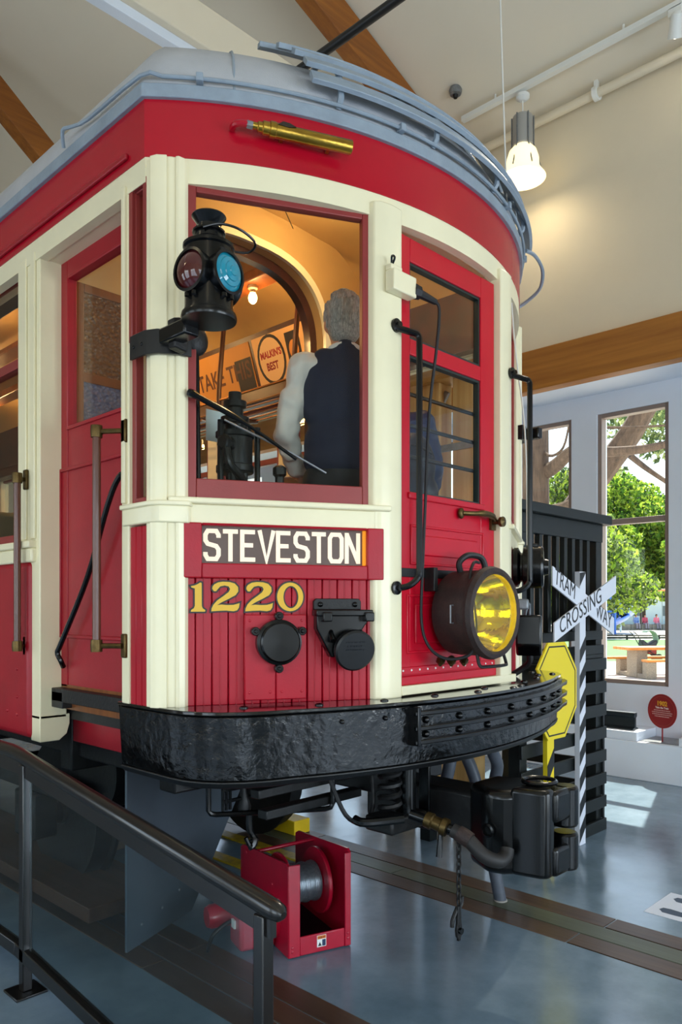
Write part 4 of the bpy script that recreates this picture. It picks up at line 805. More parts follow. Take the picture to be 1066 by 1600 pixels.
spring((-.42, .02, .80), .045, .28, 6, .013)
T(MB().cyl((-.34, -.02, .74), (-.34, -.02, 1.15), .035, seg=14), 'draft_post', BLACK); T(MB().box(-.50, -.25, -.06, .10, .72, .79), 'draft_bracket', UND, bevel=.012)
T(MB().box(-.24, -.225, -.06, .0, .74, 1.1), 'draft_strap', BLACK, bevel=.003)
for z, yy in ((.88, .35), (.80, .30)): T(MB().box(-.90, -.30, yy, yy+.06, z, z+.04), 'brake_beam', UND, bevel=.005)
T(MB().box(-.85, -.45, .42, .47, .86, .92), 'rusty_bar', mat('rust_orange_bar', '#5A2E1C', .7, var=.3, vscale=20), bevel=.004)
T(MB().tube(smooth_path([(-.62, .2, .95), (-.60, .12, .80), (-.50, .1, .75), (-.42, .12, .82), (-.40, .15, .98)], 5), .010, 8), 'drooping_cable', RUBBER)
T(MB().tube([(-1.02, .55, .97), (-1.02, .55, .82), (-1.01, .545, .805), (-.99, .535, .80), (-.55, .30, .785), (-.525, .287, .79), (-.517, .282, .81), (-.517, .282, .97)], .012, 8), 'step_stirrup', BLACK)
bc = T(MB().lathe([(.028, .0), (.03, .02), (.02, .05), (.02, .14), (.03, .15), (.03, .17)], (-.86, .50, .80)), 'brake_cylinder', UND)
for i in range(2): T(MB().box(-.98, -.74, .495, .51, .90-.05*i, .915-.05*i), 'brake_lever', BLACK, bc, bevel=.003)
T(MB().tube(smooth_path([(-.84, .49, .80), (-.84, .49, .72), (-.82, .48, .67), (-.84, .48, .64), (-.86, .49, .68)], 4), [.014]*8+[.020]*5+[.01]*4, 8), 'hanging_hook', BLACK, bc)
for x in (-.98, -.96, -.94): T(MB().cyl((x, .5, .82), (x, .5, 1.0), .008, seg=6), 'brake_rod', BLACK, bc)
# ---------------- coupler
CPF = Fr((-.05, .0, 0))
cpl = T(MB(CPF).box(-.11, .09, -.40, .40, .66, .88), 'coupler_shank', UND, bevel=.02)
T(MB(CPF).prism([(-.11, -.22), (.10, -.22), (.17, -.36), (.17, -.46), (.10, -.50), (-.10, -.50), (-.17, -.44), (-.19, -.36)], .57, .93), 'coupler_head', BLACK, cpl, bevel=.035, seg=4)
T(MB(CPF).prism([(-.145, -.45), (-.115, -.58), (-.09, -.61), (-.03, -.605), (-.015, -.56), (-.015, -.46)], .575, .945), 'coupler_face', BLACK, cpl, bevel=.02, seg=4)
for z0, z1 in ((.76, .935), (.575, .735)): T(MB(CPF).cyl((.105, -.575, z0), (.105, -.575, z1), .058, seg=22), 'coupler_lug', BLACK, cpl, bevel=.012)
T(MB(CPF).box(-.05, .10, -.62, -.48, .80, .935), 'coupler_jaw', BLACK, cpl, bevel=.02, seg=3)
T(MB(CPF).box(-.05, .10, -.62, -.48, .575, .70), 'coupler_jaw', BLACK, cpl, bevel=.02, seg=3)
T(MB(Fr((-.24, -.38, .76), (0, -1, 0), (0, 0, 1), (-1, 0, 0))).lathe([(.028, 0), (.03, .012), (.022, .016), (.018, .006), (0, .006)], (0, 0, 0), (0, 0, 1), 20), 'coupler_pin_boss', BLACK, cpl)
T(MB(CPF).tube([(.02+.07*math.cos(a), -.50+.07*math.sin(a), .955) for a in [2*math.pi*i/24 for i in range(24)]], .010, 8, closed=True), 'coupler_ring', BLACK, cpl)
# air hose, its valve and the chain
hs = T(MB().tube(smooth_path([(-.45, -.12, .82), (-.42, -.20, .80), (-.39, -.30, .775)], 4), .022, 12), 'air_pipe', BLACK)
T(MB().lathe([(.034, -.05), (.036, -.02), (.028, -.015), (.03, .02), (.038, .025), (.038, .05)], (-.415, -.235, .795), (.2, -.7, -.2), 14), 'valve_body', BRASSD, hs); T(MB().cyl((-.40, -.25, .79), (-.425, -.255, .66), .010, .013, 8), 'valve_handle', BLACK, hs)
T(MB().tube(smooth_path([(-.39, -.30, .775), (-.375, -.36, .75), (-.355, -.43, .69), (-.31, -.47, .665), (-.26, -.475, .675), (-.24, -.47, .70)], 5), .030, 14), 'air_hose', mat('grey_rubber_hose', '#1E1C1C', .6, var=.2, vscale=30), hs)
T(MB().lathe([(.034, -.03), (.036, .0), (.034, .03)], (-.378, -.35, .755), (.2, -.7, -.35), 14), 'hose_clamp', RUSTY, hs)
T(MB().tube(smooth_path([(-.47, -.10, .80), (-.60, .0, .79), (-.62, .05, .80)], 4), .02, 10), 'elbow_pipe', BLACK, hs)
def link(i, z):
    pts = []
    for k in range(14):
        a = 2*math.pi*k/14; uu, vv = .011*math.cos(a), .021*math.sin(a); pts.append((-.395+(uu if i % 2 else uu*.3), -.335+(0 if i % 2 else uu), z+vv))
    return T(MB().tube(pts, .0042, 6, closed=True), 'chain_link', IRON)
for i in range(9): link(i, .735-.031*i)
cp_ = T(MB().prism([(-.408, .47), (-.388, .47), (-.384, .40), (-.378, .37), (-.383, .345), (-.390, .335), (-.390, .325), (-.405, .325), (-.405, .335), (-.413, .345), (-.418, .37), (-.412, .40)], -.342, -.33, ax=1), 'hose_coupling', IRON, bevel=.002)
T(MB().lathe([(.013, .0), (.013, .012), (.006, .012)], (-.398, -.342, .368), (0, -1, 0), 14), 'coupling_eye', BLACK, cp_); T(MB().tube(smooth_path([(-.398, -.33, .46), (-.43, -.33, .42), (-.435, -.33, .39)], 4), .009, 8), 'coupling_hook', IRON, cp_); T(MB().tube(smooth_path([(-.395, -.33, .45), (-.37, -.33, .47), (-.365, -.33, .50)], 4), .009, 8), 'coupling_hook', IRON, cp_)
# bent pipes beyond the coupler
for (x, y, dx) in ((.50, .36, .0), (.70, .22, .08), (.30, .40, -.02)): T(MB().tube(smooth_path([(x, y, 1.0), (x+.01, y, .90), (x+dx, y+.01, .80), (x+dx*1.2, y+.05, .66)], 4), .036, 12), 'bent_pipe', PIPE)

# ================================================================ things around the tram
st_ = thing('pipe_stanchion', 'leaning grey steel pipe standing on the far track planks below the coupler', 'pipe', (.835, .244, .004))
MB().tube(smooth_path([(.835, .244, .004), (.825, .26, .10), (.79, .31, .42), (.74, .36, .72), (.66, .40, .92)], 4), .036, 16).build('pipe', PIPE, st_); MB().lathe([(.040, 0), (.040, .006), (.036, .008)], (.835, .244, .004), (0, 0, 1), 18).build('weld_ring', mat('pale_weld', '#9A938C', .6), st_)
# winch
wn = Fr((-.528, .569, .005), (.9496, -.3135, 0), (0, 0, 1), (-.3135, -.9496, 0)); WRED = mat('winch_red_paint', '#B00E2C', .30, coat=.3, var=.10, vscale=10)
wt = thing('cable_winch', 'red electric cable winch on the floor under the tram front', 'winch', wn((.16, 0, -.3)))
MB(wn).prism([(v, w_) for w_, v in [(-.02, .0), (-.64, .0), (-.66, .03), (-.66, .37), (-.62, .39), (-.02, .455), (.0, .44), (.0, .0)]], -.006, .006, ax=0).build('side_plate', WRED, wt, bevel=.002)
MB(Fr(wn((.335, 0, 0)), wn.u, wn.v, wn.w)).prism([(v, w_) for w_, v in [(-.02, .0), (-.64, .0), (-.66, .03), (-.66, .40), (-.62, .42), (-.02, .485), (.0, .47), (.0, .0)]], -.006, .006, ax=0).build('side_plate', WRED, wt, bevel=.002)
MB(wn).box(-.004, .058, .0, .45, -.008, .004).build('front_flange', WRED, wt, bevel=.004); MB(wn).box(.305, .339, .0, .47, -.008, .004).build('front_flange', WRED, wt, bevel=.004)
MB(wn).box(.058, .305, .0, .092, -.012, .0).build('front_bar', WRED, wt, bevel=.004); MB(wn).box(.0, .335, .0, .012, -.64, -.01).build('base_plate', BLACKM, wt)
MB(wn).cyl((.0, .405, -.42), (.335, .425, -.42), .010).build('tie_bar', WRED, wt)
MB(wn).lathe([(.165, .26), (.17, .265), (.17, .278), (.165, .283)], (0, .265, -.25), (1, 0, 0), 40).build('drum_flange', WRED, wt); MB(wn).lathe([(.165, .05), (.17, .055), (.17, .065), (.165, .07)], (0, .265, -.25), (1, 0, 0), 40).build('drum_flange', WRED, wt)
cbl = [(.10+.004*math.sin(k*.9), .07+.0076*k) for k in range(25)]; prf = []
for r_, h_ in cbl: prf += [(r_-.003, h_-.0036), (r_, h_-.0015), (r_, h_+.0015)]
MB(wn).lathe(prf, (0, .265, -.25), (1, 0, 0), 36).build('wire_rope', mat('galvanised_wire_rope', '#8A9298', .35, .7, var=.2, vscale=60), wt, smooth=20)
for uu, vv in ((.015, .03), (.015, .05), (.322, .04), (.322, .065)): MB(wn).ell((uu, vv, .004), (.008, .008, .004), 8, 4).build('bolt', WRED, wt)
for vv, ww in ((.36, -.57), (.25, -.12), (.30, -.20), (.12, -.50)): MB(wn).ell((-.007, vv, ww), (.004, .010, .010), 8, 4).build('bolt', WRED, wt)
MB(wn).lathe([(.0, -.03), (.10, -.03), (.11, -.02), (.11, -.0)], (-.006, .14, -.20), (1, 0, 0), 30).build('gear_cover', WRED, wt)
MB(wn).lathe([(.0, -.30), (.05, -.30), (.06, -.28), (.06, -.18), (.085, -.16), (.085, -.04), (.095, -.03), (.095, -.006)], (0, .13, -.36), (1, 0, 0), 24).build('motor', WRED, wt)
MB(wn).box(-.20, -.01, .01, .19, -.30, -.14).build('gearbox', WRED, wt, bevel=.02); MB(wn).box(-.21, -.199, .11, .15, -.24, -.20).build('motor_label', WHITE, wt)
MB(wn).tube(smooth_path([(-.20, .13, -.26), (-.26, .13, -.22), (-.32, .10, -.20), (-.34, .02, -.22)], 5), .010, 8).build('power_lead', RUBBER, wt)
lb_ = MB(wn).box(.15, .20, .025, .082, .0, .0015).build('warning_label', WHITE, wt); MB(wn).box(.152, .198, .064, .080, .0015, .0022).build('label_header', mat('label_orange', '#D8701E', .5), lb_); marks('label_lettering', wn, .175, .069, .0022, .034, .005, NUMB, lb_, 3, .0003)
MB(wn).box(.178, .197, .028, .060, .0015, .0022).build('label_picture', mat('label_navy', '#2A3A5A', .5), lb_); MB(wn).prism([(.155, .03), (.165, .05), (.172, .035), (.176, .03)], .0015, .0022).build('label_picture', NUMB, lb_)
# yellow track blocks
yb_ = MB().box(.86, 1.02, 2.05, 2.5, .0045, .11).build('yellow_block', mat('yellow_block_paint', '#E6BE12', .5, var=.1), bevel=.006); tag(yb_, 'bright yellow painted block on the floor behind the red winch', 'block')
for x0, lbn in ((.47, 'worn yellow batten behind the winch, nearer the yellow block'), (.12, 'worn yellow batten behind the winch, nearer the grey plate')):
    tag(MB().box(x0, x0+.10, 1.35, 3.2, 0, .015).build('yellow_batten', YSTR, bevel=.003), lbn, 'batten')
tag(MB().box(-.50, -.05, 2.7, 3.2, 0, .35).build('timber_cribbing', woodmat('cribbing_wood', '#5A4434', '#40301F', .6, 'X', 4), bevel=.01), 'dark timber block under the tram seen through the railing glass', 'timber block')
# long step board beside the track under the tram
sbd = thing('step_board', 'long brown timber step board lying along the track under the tram', 'step board', (-.85, 3, 0)); MB().box(-1.06, -.55, 1.55, 5.5, .05, .13).build('board', woodmat('step_board_wood', '#6A4630', '#4A3020', .5, 'Y', 4), sbd, bevel=.006)
for y in (1.8, 3.4, 5.0): MB().box(-1.0, -.6, y, y+.1, .0045, .05).build('support', IRON, sbd)
# grey sheet shield below the bumper
gf = Fr((-1.043, 1.20, 0), (.9239, .3827, 0), (0, 0, 1), (.3827, -.9239, 0))
gs = thing('sheet_shield', 'flat grey sheet metal shield standing below the left of the bumper', 'shield', (-.8, 1.3, 0))
MB(gf).prism([(0, .003), (.585, .003), (1.01, .43), (1.3, .72), (1.3, 1.0), (0, 1.0)], -.006, .006).build('sheet', mat('slate_grey_sheet', '#56616C', .45, .2, var=.06), gs)
for u, v in ((.12, .10), (.46, .16), (.55, .30), (.60, .33), (.95, .50), (.30, .12)): MB(gf).ell((u, v, .006), (.009, .009, .005), 8, 4).build('screw', STEEL, gs)
# glass railing
rl = thing('glass_railing', 'black metal railing with glass panels in the lower left foreground', 'railing', (-1.554, .3, 0)); RX = -1.554
RAILB = mat('railing_black_paint', '#12100F', .28, coat=.3, var=.2, vscale=20)
def hz_(y): return 1.05-.130*max(0, 1.245-y)
def bz_(y): return .175-.10*max(0, 1.2-y)
MB().tube([(RX, 5.5, 1.055), (RX, 1.32, 1.055), (RX, 1.245, 1.05), (RX, -.50, hz_(-.5)), (RX, -.53, hz_(-.53)), (RX, -.545, hz_(-.55))], [.031, .031, .031, .031, .026, .012], 18).build('handrail', RAILB, rl)
for y0, y1 in ((1.245, -.50), (5.5, 1.245)):
    MB().add([(RX+dx, y, hz_(y)+dz) for y in (y0, y1) for dx in (-.012, .012) for dz in (-.085, -.02)], [(0, 1, 3, 2), (4, 6, 7, 5), (0, 4, 5, 1), (2, 3, 7, 6), (0, 2, 6, 4), (1, 5, 7, 3)]).build('upper_channel', RAILB, rl)
    MB().add([(RX+dx, y, bz_(y)+dz) for y in (y0, y1) for dx in (-.022, .022) for dz in (-.03, .03)], [(0, 1, 3, 2), (4, 6, 7, 5), (0, 4, 5, 1), (2, 3, 7, 6), (0, 2, 6, 4), (1, 5, 7, 3)]).build('bottom_rail', RAILB, rl, bevel=.004)
for y in (1.178, -.455, 3.3):
    p = MB().box(RX-.022, RX+.022, y-.022, y+.022, .012, hz_(y)-.03).build('post', RAILB, rl, bevel=.004); MB().box(RX-.07, RX+.07, y-.07, y+.07, .0, .012).build('base_plate', RAILB, p, bevel=.003)
RGL = glassmat('railing_glass', '#E4EBEB', .04)
for y0, y1 in ((1.13, -.41), (3.25, 1.225)):
    MB().add([(RX+dx, y, (hz_(y)-.07 if t else bz_(y)+.025)) for y in (y0, y1) for dx in (-.004, .004) for t in (0, 1)], [(0, 1, 3, 2), (4, 6, 7, 5), (0, 4, 5, 1), (2, 3, 7, 6), (0, 2, 6, 4), (1, 5, 7, 3)]).build('glass_panel', RGL, rl)
# slatted black booth beyond the tram
LAT = mat('greenish_black_timber_paint', '#0E1413', .45, var=.2, vscale=12); LATD = mat('black_timber_paint', '#0C0F10', .5)
lt = thing('slatted_booth', 'tall black slatted timber booth standing between the tram and the windows', 'booth', (2.0, .9, 0)); X0, X1, Y0, Y1 = 1.46, 2.66, .47, 1.33
for x in (X0, X1-.09):
    for y in (Y0+.02, Y1-.09): MB().box(x, x+.09, y, y+.09, 0, 2.36).build('corner_post', LAT, lt, bevel=.004)
MB().box(X0-.08, X1+.06, Y0-.04, Y0+.12, 2.355, 2.425).build('top_rail', LAT, lt, bevel=.006); MB().box(X0, X1, Y0+.01, Y0+.06, 2.22, 2.355).build('upper_rail', LAT, lt, bevel=.004)
for x in (X0, X1-.06): MB().box(x-.02, x+.08, Y0+.1, Y1, 2.355, 2.425).build('top_rail', LAT, lt, bevel=.006)
MB().box(X0, X1, Y0+.01, Y0+.06, 1.47, 1.54).build('lower_rail', LAT, lt, bevel=.004); MB().box(X0, X1, Y1-.06, Y1-.01, 1.47, 1.54).build('lower_rail', LAT, lt, bevel=.004); MB().box(X0, X1, Y1-.06, Y1-.01, 2.25, 2.36).build('upper_rail', LAT, lt, bevel=.004)
bal = MB().box(0, .045, Y0+.015, Y0+.055, 1.54, 2.22).build('baluster', LAT, lt, bevel=.003)
bal.location = (X0+.13, 0, 0)
copies(bal, [(.117*i, 0, 0) for i in range(1, 8)])
bb = MB().box(0, .118, Y1-.05, Y1-.02, 1.54, 2.25).build('back_board', LATD, lt); bb.location = (X0+.09, 0, 0); copies(bb, [(.1285*i, 0, 0) for i in range(1, 8)])
for i in range(8):
    z = .0+.177*i; MB().box(X0-.03, X1+.02, Y0-.012, Y0+.012, z, z+.09).build('crib_board', LAT, lt, bevel=.003)
    if i < 7: MB().box(X1-.012, X1+.012, Y0+.0, Y1, z+.0885, z+.1785).build('crib_board', LATD, lt, bevel=.003)
MB().box(X0, X1, Y0, Y0+.25, 1.33, 1.36).build('ledge', LAT, lt, bevel=.004); MB().box(X0, X1, Y0, Y0+.03, 1.36, 1.43).build('ledge_face', LAT, lt, bevel=.004)
# crossbuck
cb = thing('crossbuck_sign', 'white crossbuck sign reading TRAMWAY CROSSING on a black and white striped post', 'sign', (2.18, .42, 0))
SW = mat('sign_white', '#DDE0EA', .45); SK = mat('sign_black', '#17191B', .45); CFr = Fr((0, .405, 0), (1, 0, 0), (0, 0, 1), (0, -1, 0))
MB().box(2.135, 2.225, .405, .445, 0, 1.975).build('post', SW, cb, bevel=.002); cx_ = 2.190
for i in range(11):
    z = .02+.185*i; 
    poly = [(2.135, z), (2.225, z+.10), (2.225, min(1.975, z+.195)), (2.135, min(1.97, z+.095))]
    if not (1.45 < z+.1 < 1.90): MB(CFr).prism(poly, .0, .0015).build('post_stripe', SK, cb)
def xboard(a, b, wv, wo, nm):
    return MB(CFr).prism([(a[0], a[1]), (b[0], b[1]), (b[0], b[1]+wv), (a[0], a[1]+wv)], wo, wo+.012).build(nm, SW, cb, bevel=.0015)
b1 = xboard((1.72, 1.865), (2.665, 1.505), .132, .002, 'cross_board'); b2 = xboard((1.72, 1.478), (2.672, 1.828), .132, .0145, 'cross_board')
text('sign_lettering', 'TRAM', CFr, 1.738, 1.884, .0145, .150, SK, b1, sx=.80, rot=math.atan2(-.36, .945), shear=-.30, ext=.0008, spacing=1.0)
text('sign_lettering', 'WAY', CFr, 2.352, 1.652, .0145, .150, SK, b1, sx=.80, rot=math.atan2(-.36, .945), shear=-.30, ext=.0008)
text('sign_lettering', 'CROSSING', CFr, 1.79, 1.528, .027, .150, SK, b2, sx=.93, rot=math.atan2(.35, .952), shear=.28, ext=.0008, spacing=1.02)
# yellow octagonal sign
yo = thing('octagonal_sign', 'blank yellow octagonal sign with a black outline half hidden behind the bumper', 'sign', (1.66, .4, 0)); YC, ZC, RR = 1.70, 1.155, .335
def octa(r, sx=.86): return [(YC+sx*r*math.cos(R_(22.5+45*i))/math.cos(R_(22.5)), ZC+r*math.sin(R_(22.5+45*i))/math.cos(R_(22.5))) for i in range(8)]
MB(Fr((0, .350, 0), (1, 0, 0), (0, 0, 1), (0, -1, 0))).prism(octa(.325), -.015, 0).build('sign_board', YELLOW, yo, bevel=.0015)
oo_ = octa(.296); MB(Fr((0, .350, 0), (1, 0, 0), (0, 0, 1), (0, -1, 0))).stroke(oo_, .010, 0, .001, closed=True).build('sign_outline', SK, yo, smooth=0)
MB().box(1.60, 1.69, .366, .400, 0, 1.3).build('post', YELLOW, yo, bevel=.002)
for i in range(3): MB(Fr((0, .366, 0), (1, 0, 0), (0, 0, 1), (0, -1, 0))).prism([(1.60, .06+.24*i), (1.69, .17+.24*i), (1.69, .29+.24*i), (1.60, .18+.24*i)], 0, .0015).build('post_stripe', SK, yo)
# timber frame beyond the far doorway
tf = thing('timber_support', 'pale timber posts and header standing beyond the tram, seen through the front door glass', 'timber posts', (2.3, 1.6, 0))
for x, y in ((2.2, 1.47), (2.2, 1.81), (2.2, 2.20)): MB().box(x, x+.18, y-.10, y+.10, 0, 3.62).build('post', POSTW, tf, bevel=.005)
MB().box(2.14, 2.42, 1.30, 3.4, 3.62, 3.86).build('header', woodmat('fir_header', '#C39048', '#9A682A', .5, 'Y', 5), tf, bevel=.005); MB().box(2.19, 2.20, 1.37, 1.93, 3.02, 3.08).build('steel_strap', STEEL, tf)
setparent(beam('knee_brace', (2.28, 1.98, 3.1), (2.28, 1.68, 3.55), .03, .05, STEEL, None, None), tf)
# display rail on the plinth, round sign and its teal neighbour
rp = [(-.065, 0), (.065, 0), (.065, .012), (.014, .028), (.012, .12), (.034, .135), (.034, .165), (.028, .172), (-.028, .172), (-.034, .165), (-.034, .135), (-.012, .12), (-.014, .028), (-.065, .012)]
rs = thing('rail_section', 'short length of black steel rail displayed on the white plinth', 'rail', (4.72, 1.8, .47)); MB().prism([(4.72+x, .47+z) for x, z in rp], 1.10, 2.6, ax=1).build('rail_bar', mat('dark_rail_steel', '#2A3338', .4, .5), rs, bevel=.002)
MB().box(4.688, 4.752, 1.10, 2.6, .642, .6445).build('polished_head', mat('polished_rail', '#D0D8DC', .2, .8), rs)
def disc(y, z, r, colr, label, rows, fine=()):
    d = thing('round_sign', label, 'sign', (4.70, y, .386)); f = Fr((4.68, y, z), (-.30, -.954, 0), (0, 0, 1), (-.954, .30, 0))
    MB(f).lathe([(0, -.004), (r, -.004), (r, .004), (0, .004)], (0, 0, 0), (0, 0, 1), 40).build('sign_disc', mat('disc_'+colr, colr, .45), d); MB().cyl((4.685, y, .386), (4.685, y, z-r+.02), .008, seg=8).build('stem', mat('disc_'+colr, colr, .45), d)
    for s_, v, sz, cc, bo in rows: text('sign_lettering', s_, f, 0, v, .0045, sz, mat('print_'+cc, cc, .6), d, align='CENTER', bold=bo, ext=.0004)
    for i, l_ in enumerate(fine): marks('sign_small_print', f, 0, .002-.02*i, .004, l_, .008, mat('print_#D8B0AC', '#D8B0AC', .6), d, i, .0005)
    MB(f).tube([(r*.86*math.cos(a), r*.86*math.sin(a), .004) for a in [2*math.pi*i/40 for i in range(40)]], .0012, 4, closed=True).build('sign_ring', mat('ring_red', '#B0402A', .5), d)
disc(.815, .69, .17, '#8E1418', 'round red sign reading 1902 on a thin stem', [('1902', .055, .062, '#E0A020', .003), ('Take the Train', .025, .026, '#F0E0DC', .0008)], (.19, .24, .23, .17))
disc(.33, .66, .17, '#0E6A62', 'round teal sign cut off by the right edge of the picture', [])
# floor sticker with footprints
fs = thing('floor_sticker', 'white floor sticker with dark footprints at the right edge', 'floor sticker', (1.46, -.7, 0)); FF = Fr((1.262, -.42, .0), (0, -1, 0), (1, 0, 0), (0, 0, 1))
MB(FF).box(0, .55, 0, .40, .0005, .0015).build('sheet', mat('sticker_white', '#E2E6F2', .4), fs); NAVY = mat('sticker_navy', '#34465E', .5)
for v in (.095, .305):
    s_ = 1 if v < .2 else -1; MB(FF).prism([(.05+.0, v), (.06, v+.035), (.10, v+.042), (.16, v+.035), (.24, v+.03), (.32, v+.045), (.40, v+.05), (.46, v+.03), (.48, v), (.45, v-.03), (.38, v-.045), (.26, v-.03), (.14, v-.036), (.08, v-.034)], .0015, .002).build('footprint', NAVY, fs)
F2 = Fr((1.262, -.42, .0), (1, 0, 0), (0, -1, 0), (0, 0, 1))
for i, l_ in enumerate((.04, .12, .09)): marks('sticker_print', Fr(FF((.20+.05*i, .20, 0)), (1, 0, 0), (0, 1, 0), (0, 0, 1)), 0, 0, .0015, l_, .022, NAVY, fs, i, .0005)

# ================================================================ people
SKIN = mat('skin', '#C98F74', .5, var=.05)
def voxel(o, size, it=3):
    r = o.modifiers.new('remesh', 'REMESH'); r.mode = 'VOXEL'; r.voxel_size = size; r.use_smooth_shade = True
    if it: m = o.modifiers.new('soften', 'SMOOTH'); m.iterations = it; m.factor = .5
    return o
FOLD = bpy.data.textures.new('cloth_folds', 'CLOUDS'); FOLD.noise_scale = .085; FOLD.noise_depth = 1
def folds(o, st):
    d = o.modifiers.new('folds', 'DISPLACE'); d.texture = FOLD; d.strength = st; d.mid_level = .5; d.texture_coords = 'GLOBAL'; return o
def person(label, loc, heading, h, J, top, legs, hairc, group=None, vest=None, sleeve=None, vox=.011, jacket=False):
    k = h/1.80; ch, sh = math.cos(R_(heading)), math.sin(R_(heading))
    fr = Fr(loc, (sh*k, -ch*k, 0), (ch*k, sh*k, 0), (0, 0, k))                  # x right, y forward, z up
    p = thing('person', label, 'person', loc, group)
    D = dict(hipL=(-.10, 0, .93), hipR=(.10, 0, .93), kneeL=(-.11, .03, .49), kneeR=(.11, .03, .49), ankL=(-.11, -.01, .09), ankR=(.11, -.01, .09), pel=(0, 0, .97), waist=(0, .0, 1.10), chest=(0, .0, 1.32), shL=(-.185, 0, 1.46), shR=(.185, 0, 1.46), elL=(-.24, -.02, 1.17), elR=(.24, -.02, 1.17), wrL=(-.22, .10, .94), wrR=(.22, .10, .94), neck=(0, -.005, 1.53), head=(0, .02, 1.675))
    D.update(J); V = {n: Vector(q) for n, q in D.items()}
    m = MB(fr); H = V['head']
    m.ell(H, (.076, .094, .115)); m.ell(H+Vector((0, .03, -.055)), (.056, .062, .062)); m.caps(V['neck']-Vector((0, 0, .05)), H-Vector((0, .02, .06)), .058, .052)
    m.ell(H+Vector((0, .100, -.012)), (.014, .022, .024)); m.ell(H+Vector((0, .088, -.062)), (.028, .014, .012))
    for s in (-1, 1): m.ell(H+Vector((s*.080, -.005, -.01)), (.012, .022, .034)); m.ell(H+Vector((s*.032, .082, .012)), (.016, .012, .010))
    m.ell(V['chest'], (.16, .10, .18)); m.ell(V['waist'], (.135, .095, .15)); m.ell(V['pel'], (.15, .105, .12))
    for s in 'LR':
        m.caps(V['hip'+s], V['knee'+s], .078, .055); m.caps(V['knee'+s], V['ank'+s], .055, .038); m.caps(V['ank'+s]-Vector((0, .03, .04)), V['ank'+s]+Vector((0, .15, -.055)), .04, .032)
        m.caps(V['sh'+s], V['el'+s], .048, .038); m.caps(V['el'+s], V['wr'+s], .038, .027); m.caps(V['chest']+Vector((0, 0, .10)), V['sh'+s], .07, .055)
        d = (V['wr'+s]-V['el'+s]).normalized(); sd = Vector((1, 0, 0)) if s == 'R' else Vector((-1, 0, 0)); ac = d.cross(sd).normalized(); pm = V['wr'+s]+d*.05
        m.ell(pm, (.022, .040, .05)); 
        for i, (o_, l) in enumerate(((-.028, .065), (-.010, .075), (.009, .070), (.026, .055))):
            a = pm+d*.04+ac*o_; b = a+d*l*.55; c = b+d*l*.4-sd*.018; m.caps(a, b, .0095, .009); m.caps(b, c, .009, .0075)
        a = pm+ac*-.034; m.caps(a, a+d*.035-ac*.022, .011, .010); m.caps(a+d*.035-ac*.022, a+d*.065-ac*.024, .010, .008)
    voxel(m.build('body', SKIN, p), vox*k, 2)
    sm = MB(fr); r = .022 if jacket else .012
    sm.ell(V['chest'], (.175+r, .108+r, .20)); sm.ell(V['waist'], (.150+r, .105+r, .17)); sm.ell(V['pel']+Vector((0, 0, .04)), (.13, .085, .09) if vest else (.160+r, .112+r, .12)); sm.caps(V['neck']-Vector((0, 0, .06)), V['neck']-Vector((0, 0, .015)), .072, .062)
    for s in 'LR':
        sm.caps(V['chest']+Vector((0, 0, .10)), V['sh'+s], .085, .066+r*.4); sm.caps(V['sh'+s], V['el'+s], .062+r*.6, .050+r*.6); sm.caps(V['el'+s], V['wr'+s]-(V['wr'+s]-V['el'+s])*.06, .050+r*.6, .040+r*.5)
        if sleeve: sm.ell(V['el'+s]+(V['wr'+s]-V['el'+s])*.35, (.058, .058, .075)); sm.ell(V['sh'+s]+(V['el'+s]-V['sh'+s])*.55, (.066, .066, .10))
    so = voxel(sm.build('jacket' if jacket else 'shirt', top, p), .010*k, 4); folds(so, .034)
    if vest:
        vm = MB(fr); vm.ell(V['chest']+Vector((0, 0, .0)), (.210, .144, .21)); vm.ell(V['waist'], (.190, .144, .19)); vm.ell(V['pel']+Vector((0, 0, .06)), (.194, .148, .10))
        for s in (-1, 1): vm.caps(V['chest']+Vector((s*.10, -.02, .10)), V['neck']+Vector((s*.095, -.015, -.045)), .085, .060)
        vm.caps(V['chest']+Vector((0, -.035, .12)), V['neck']+Vector((0, -.035, -.005)), .085, .058)
        voxel(vm.build('vest', vest, p), .012*k, 12)
        MB(fr).tube([(V['neck'].x+.068*math.cos(a), V['neck'].y+.066*math.sin(a), V['neck'].z+.005-.012*math.sin(a)) for a in [2*math.pi*i/20 for i in range(20)]], .014, 8, closed=True).build('collar', top, p)
    lm = MB(fr); lm.ell(V['pel'], (.172, .125, .13))
    for s in 'LR': lm.caps(V['hip'+s], V['knee'+s], .098, .078); lm.caps(V['knee'+s], V['ank'+s]+Vector((0, 0, .0)), .075, .062)
    voxel(lm.build('trousers', legs, p), .014*k, 3)
    for s in 'LR': MB(fr).caps(V['ank'+s]+Vector((0, -.05, -.045)), V['ank'+s]+Vector((0, .16, -.05)), .045, .038).build('shoe', BLACKM, p)
    hm = MB(fr); hm.ell(H+Vector((0, -.018, .028)), (.088, .098, .104)); hm.ell(H+Vector((0, -.045, -.030)), (.080, .064, .085))
    rr = random.Random(3)
    for i in range(150):
        a = rr.uniform(0, 6.283); e = rr.uniform(-.35, 1.5); q = Vector((math.cos(a)*math.cos(e)*.088, math.sin(a)*math.cos(e)*.098, math.sin(e)*.104+.028))+H+Vector((0, -.020, 0))
        if q.y-H.y > .045 and q.z-H.z < .07: continue
        t = Vector((q.x-H.x, q.y-H.y, 0)).normalized()*.010; hm.caps(q+Vector((0, 0, .012)), q+t*.4-Vector((0, 0, .030)), .010, .006, 6)
    voxel(hm.build('hair', hairc, p), .0065*k, 1)
    return p, fr
GREYH = mat('grey_hair', '#BDBAB4', .55, col2='#6E6C6A', vscale=60, stretch=(3, 3, .6), bump=.6, bscale=120)
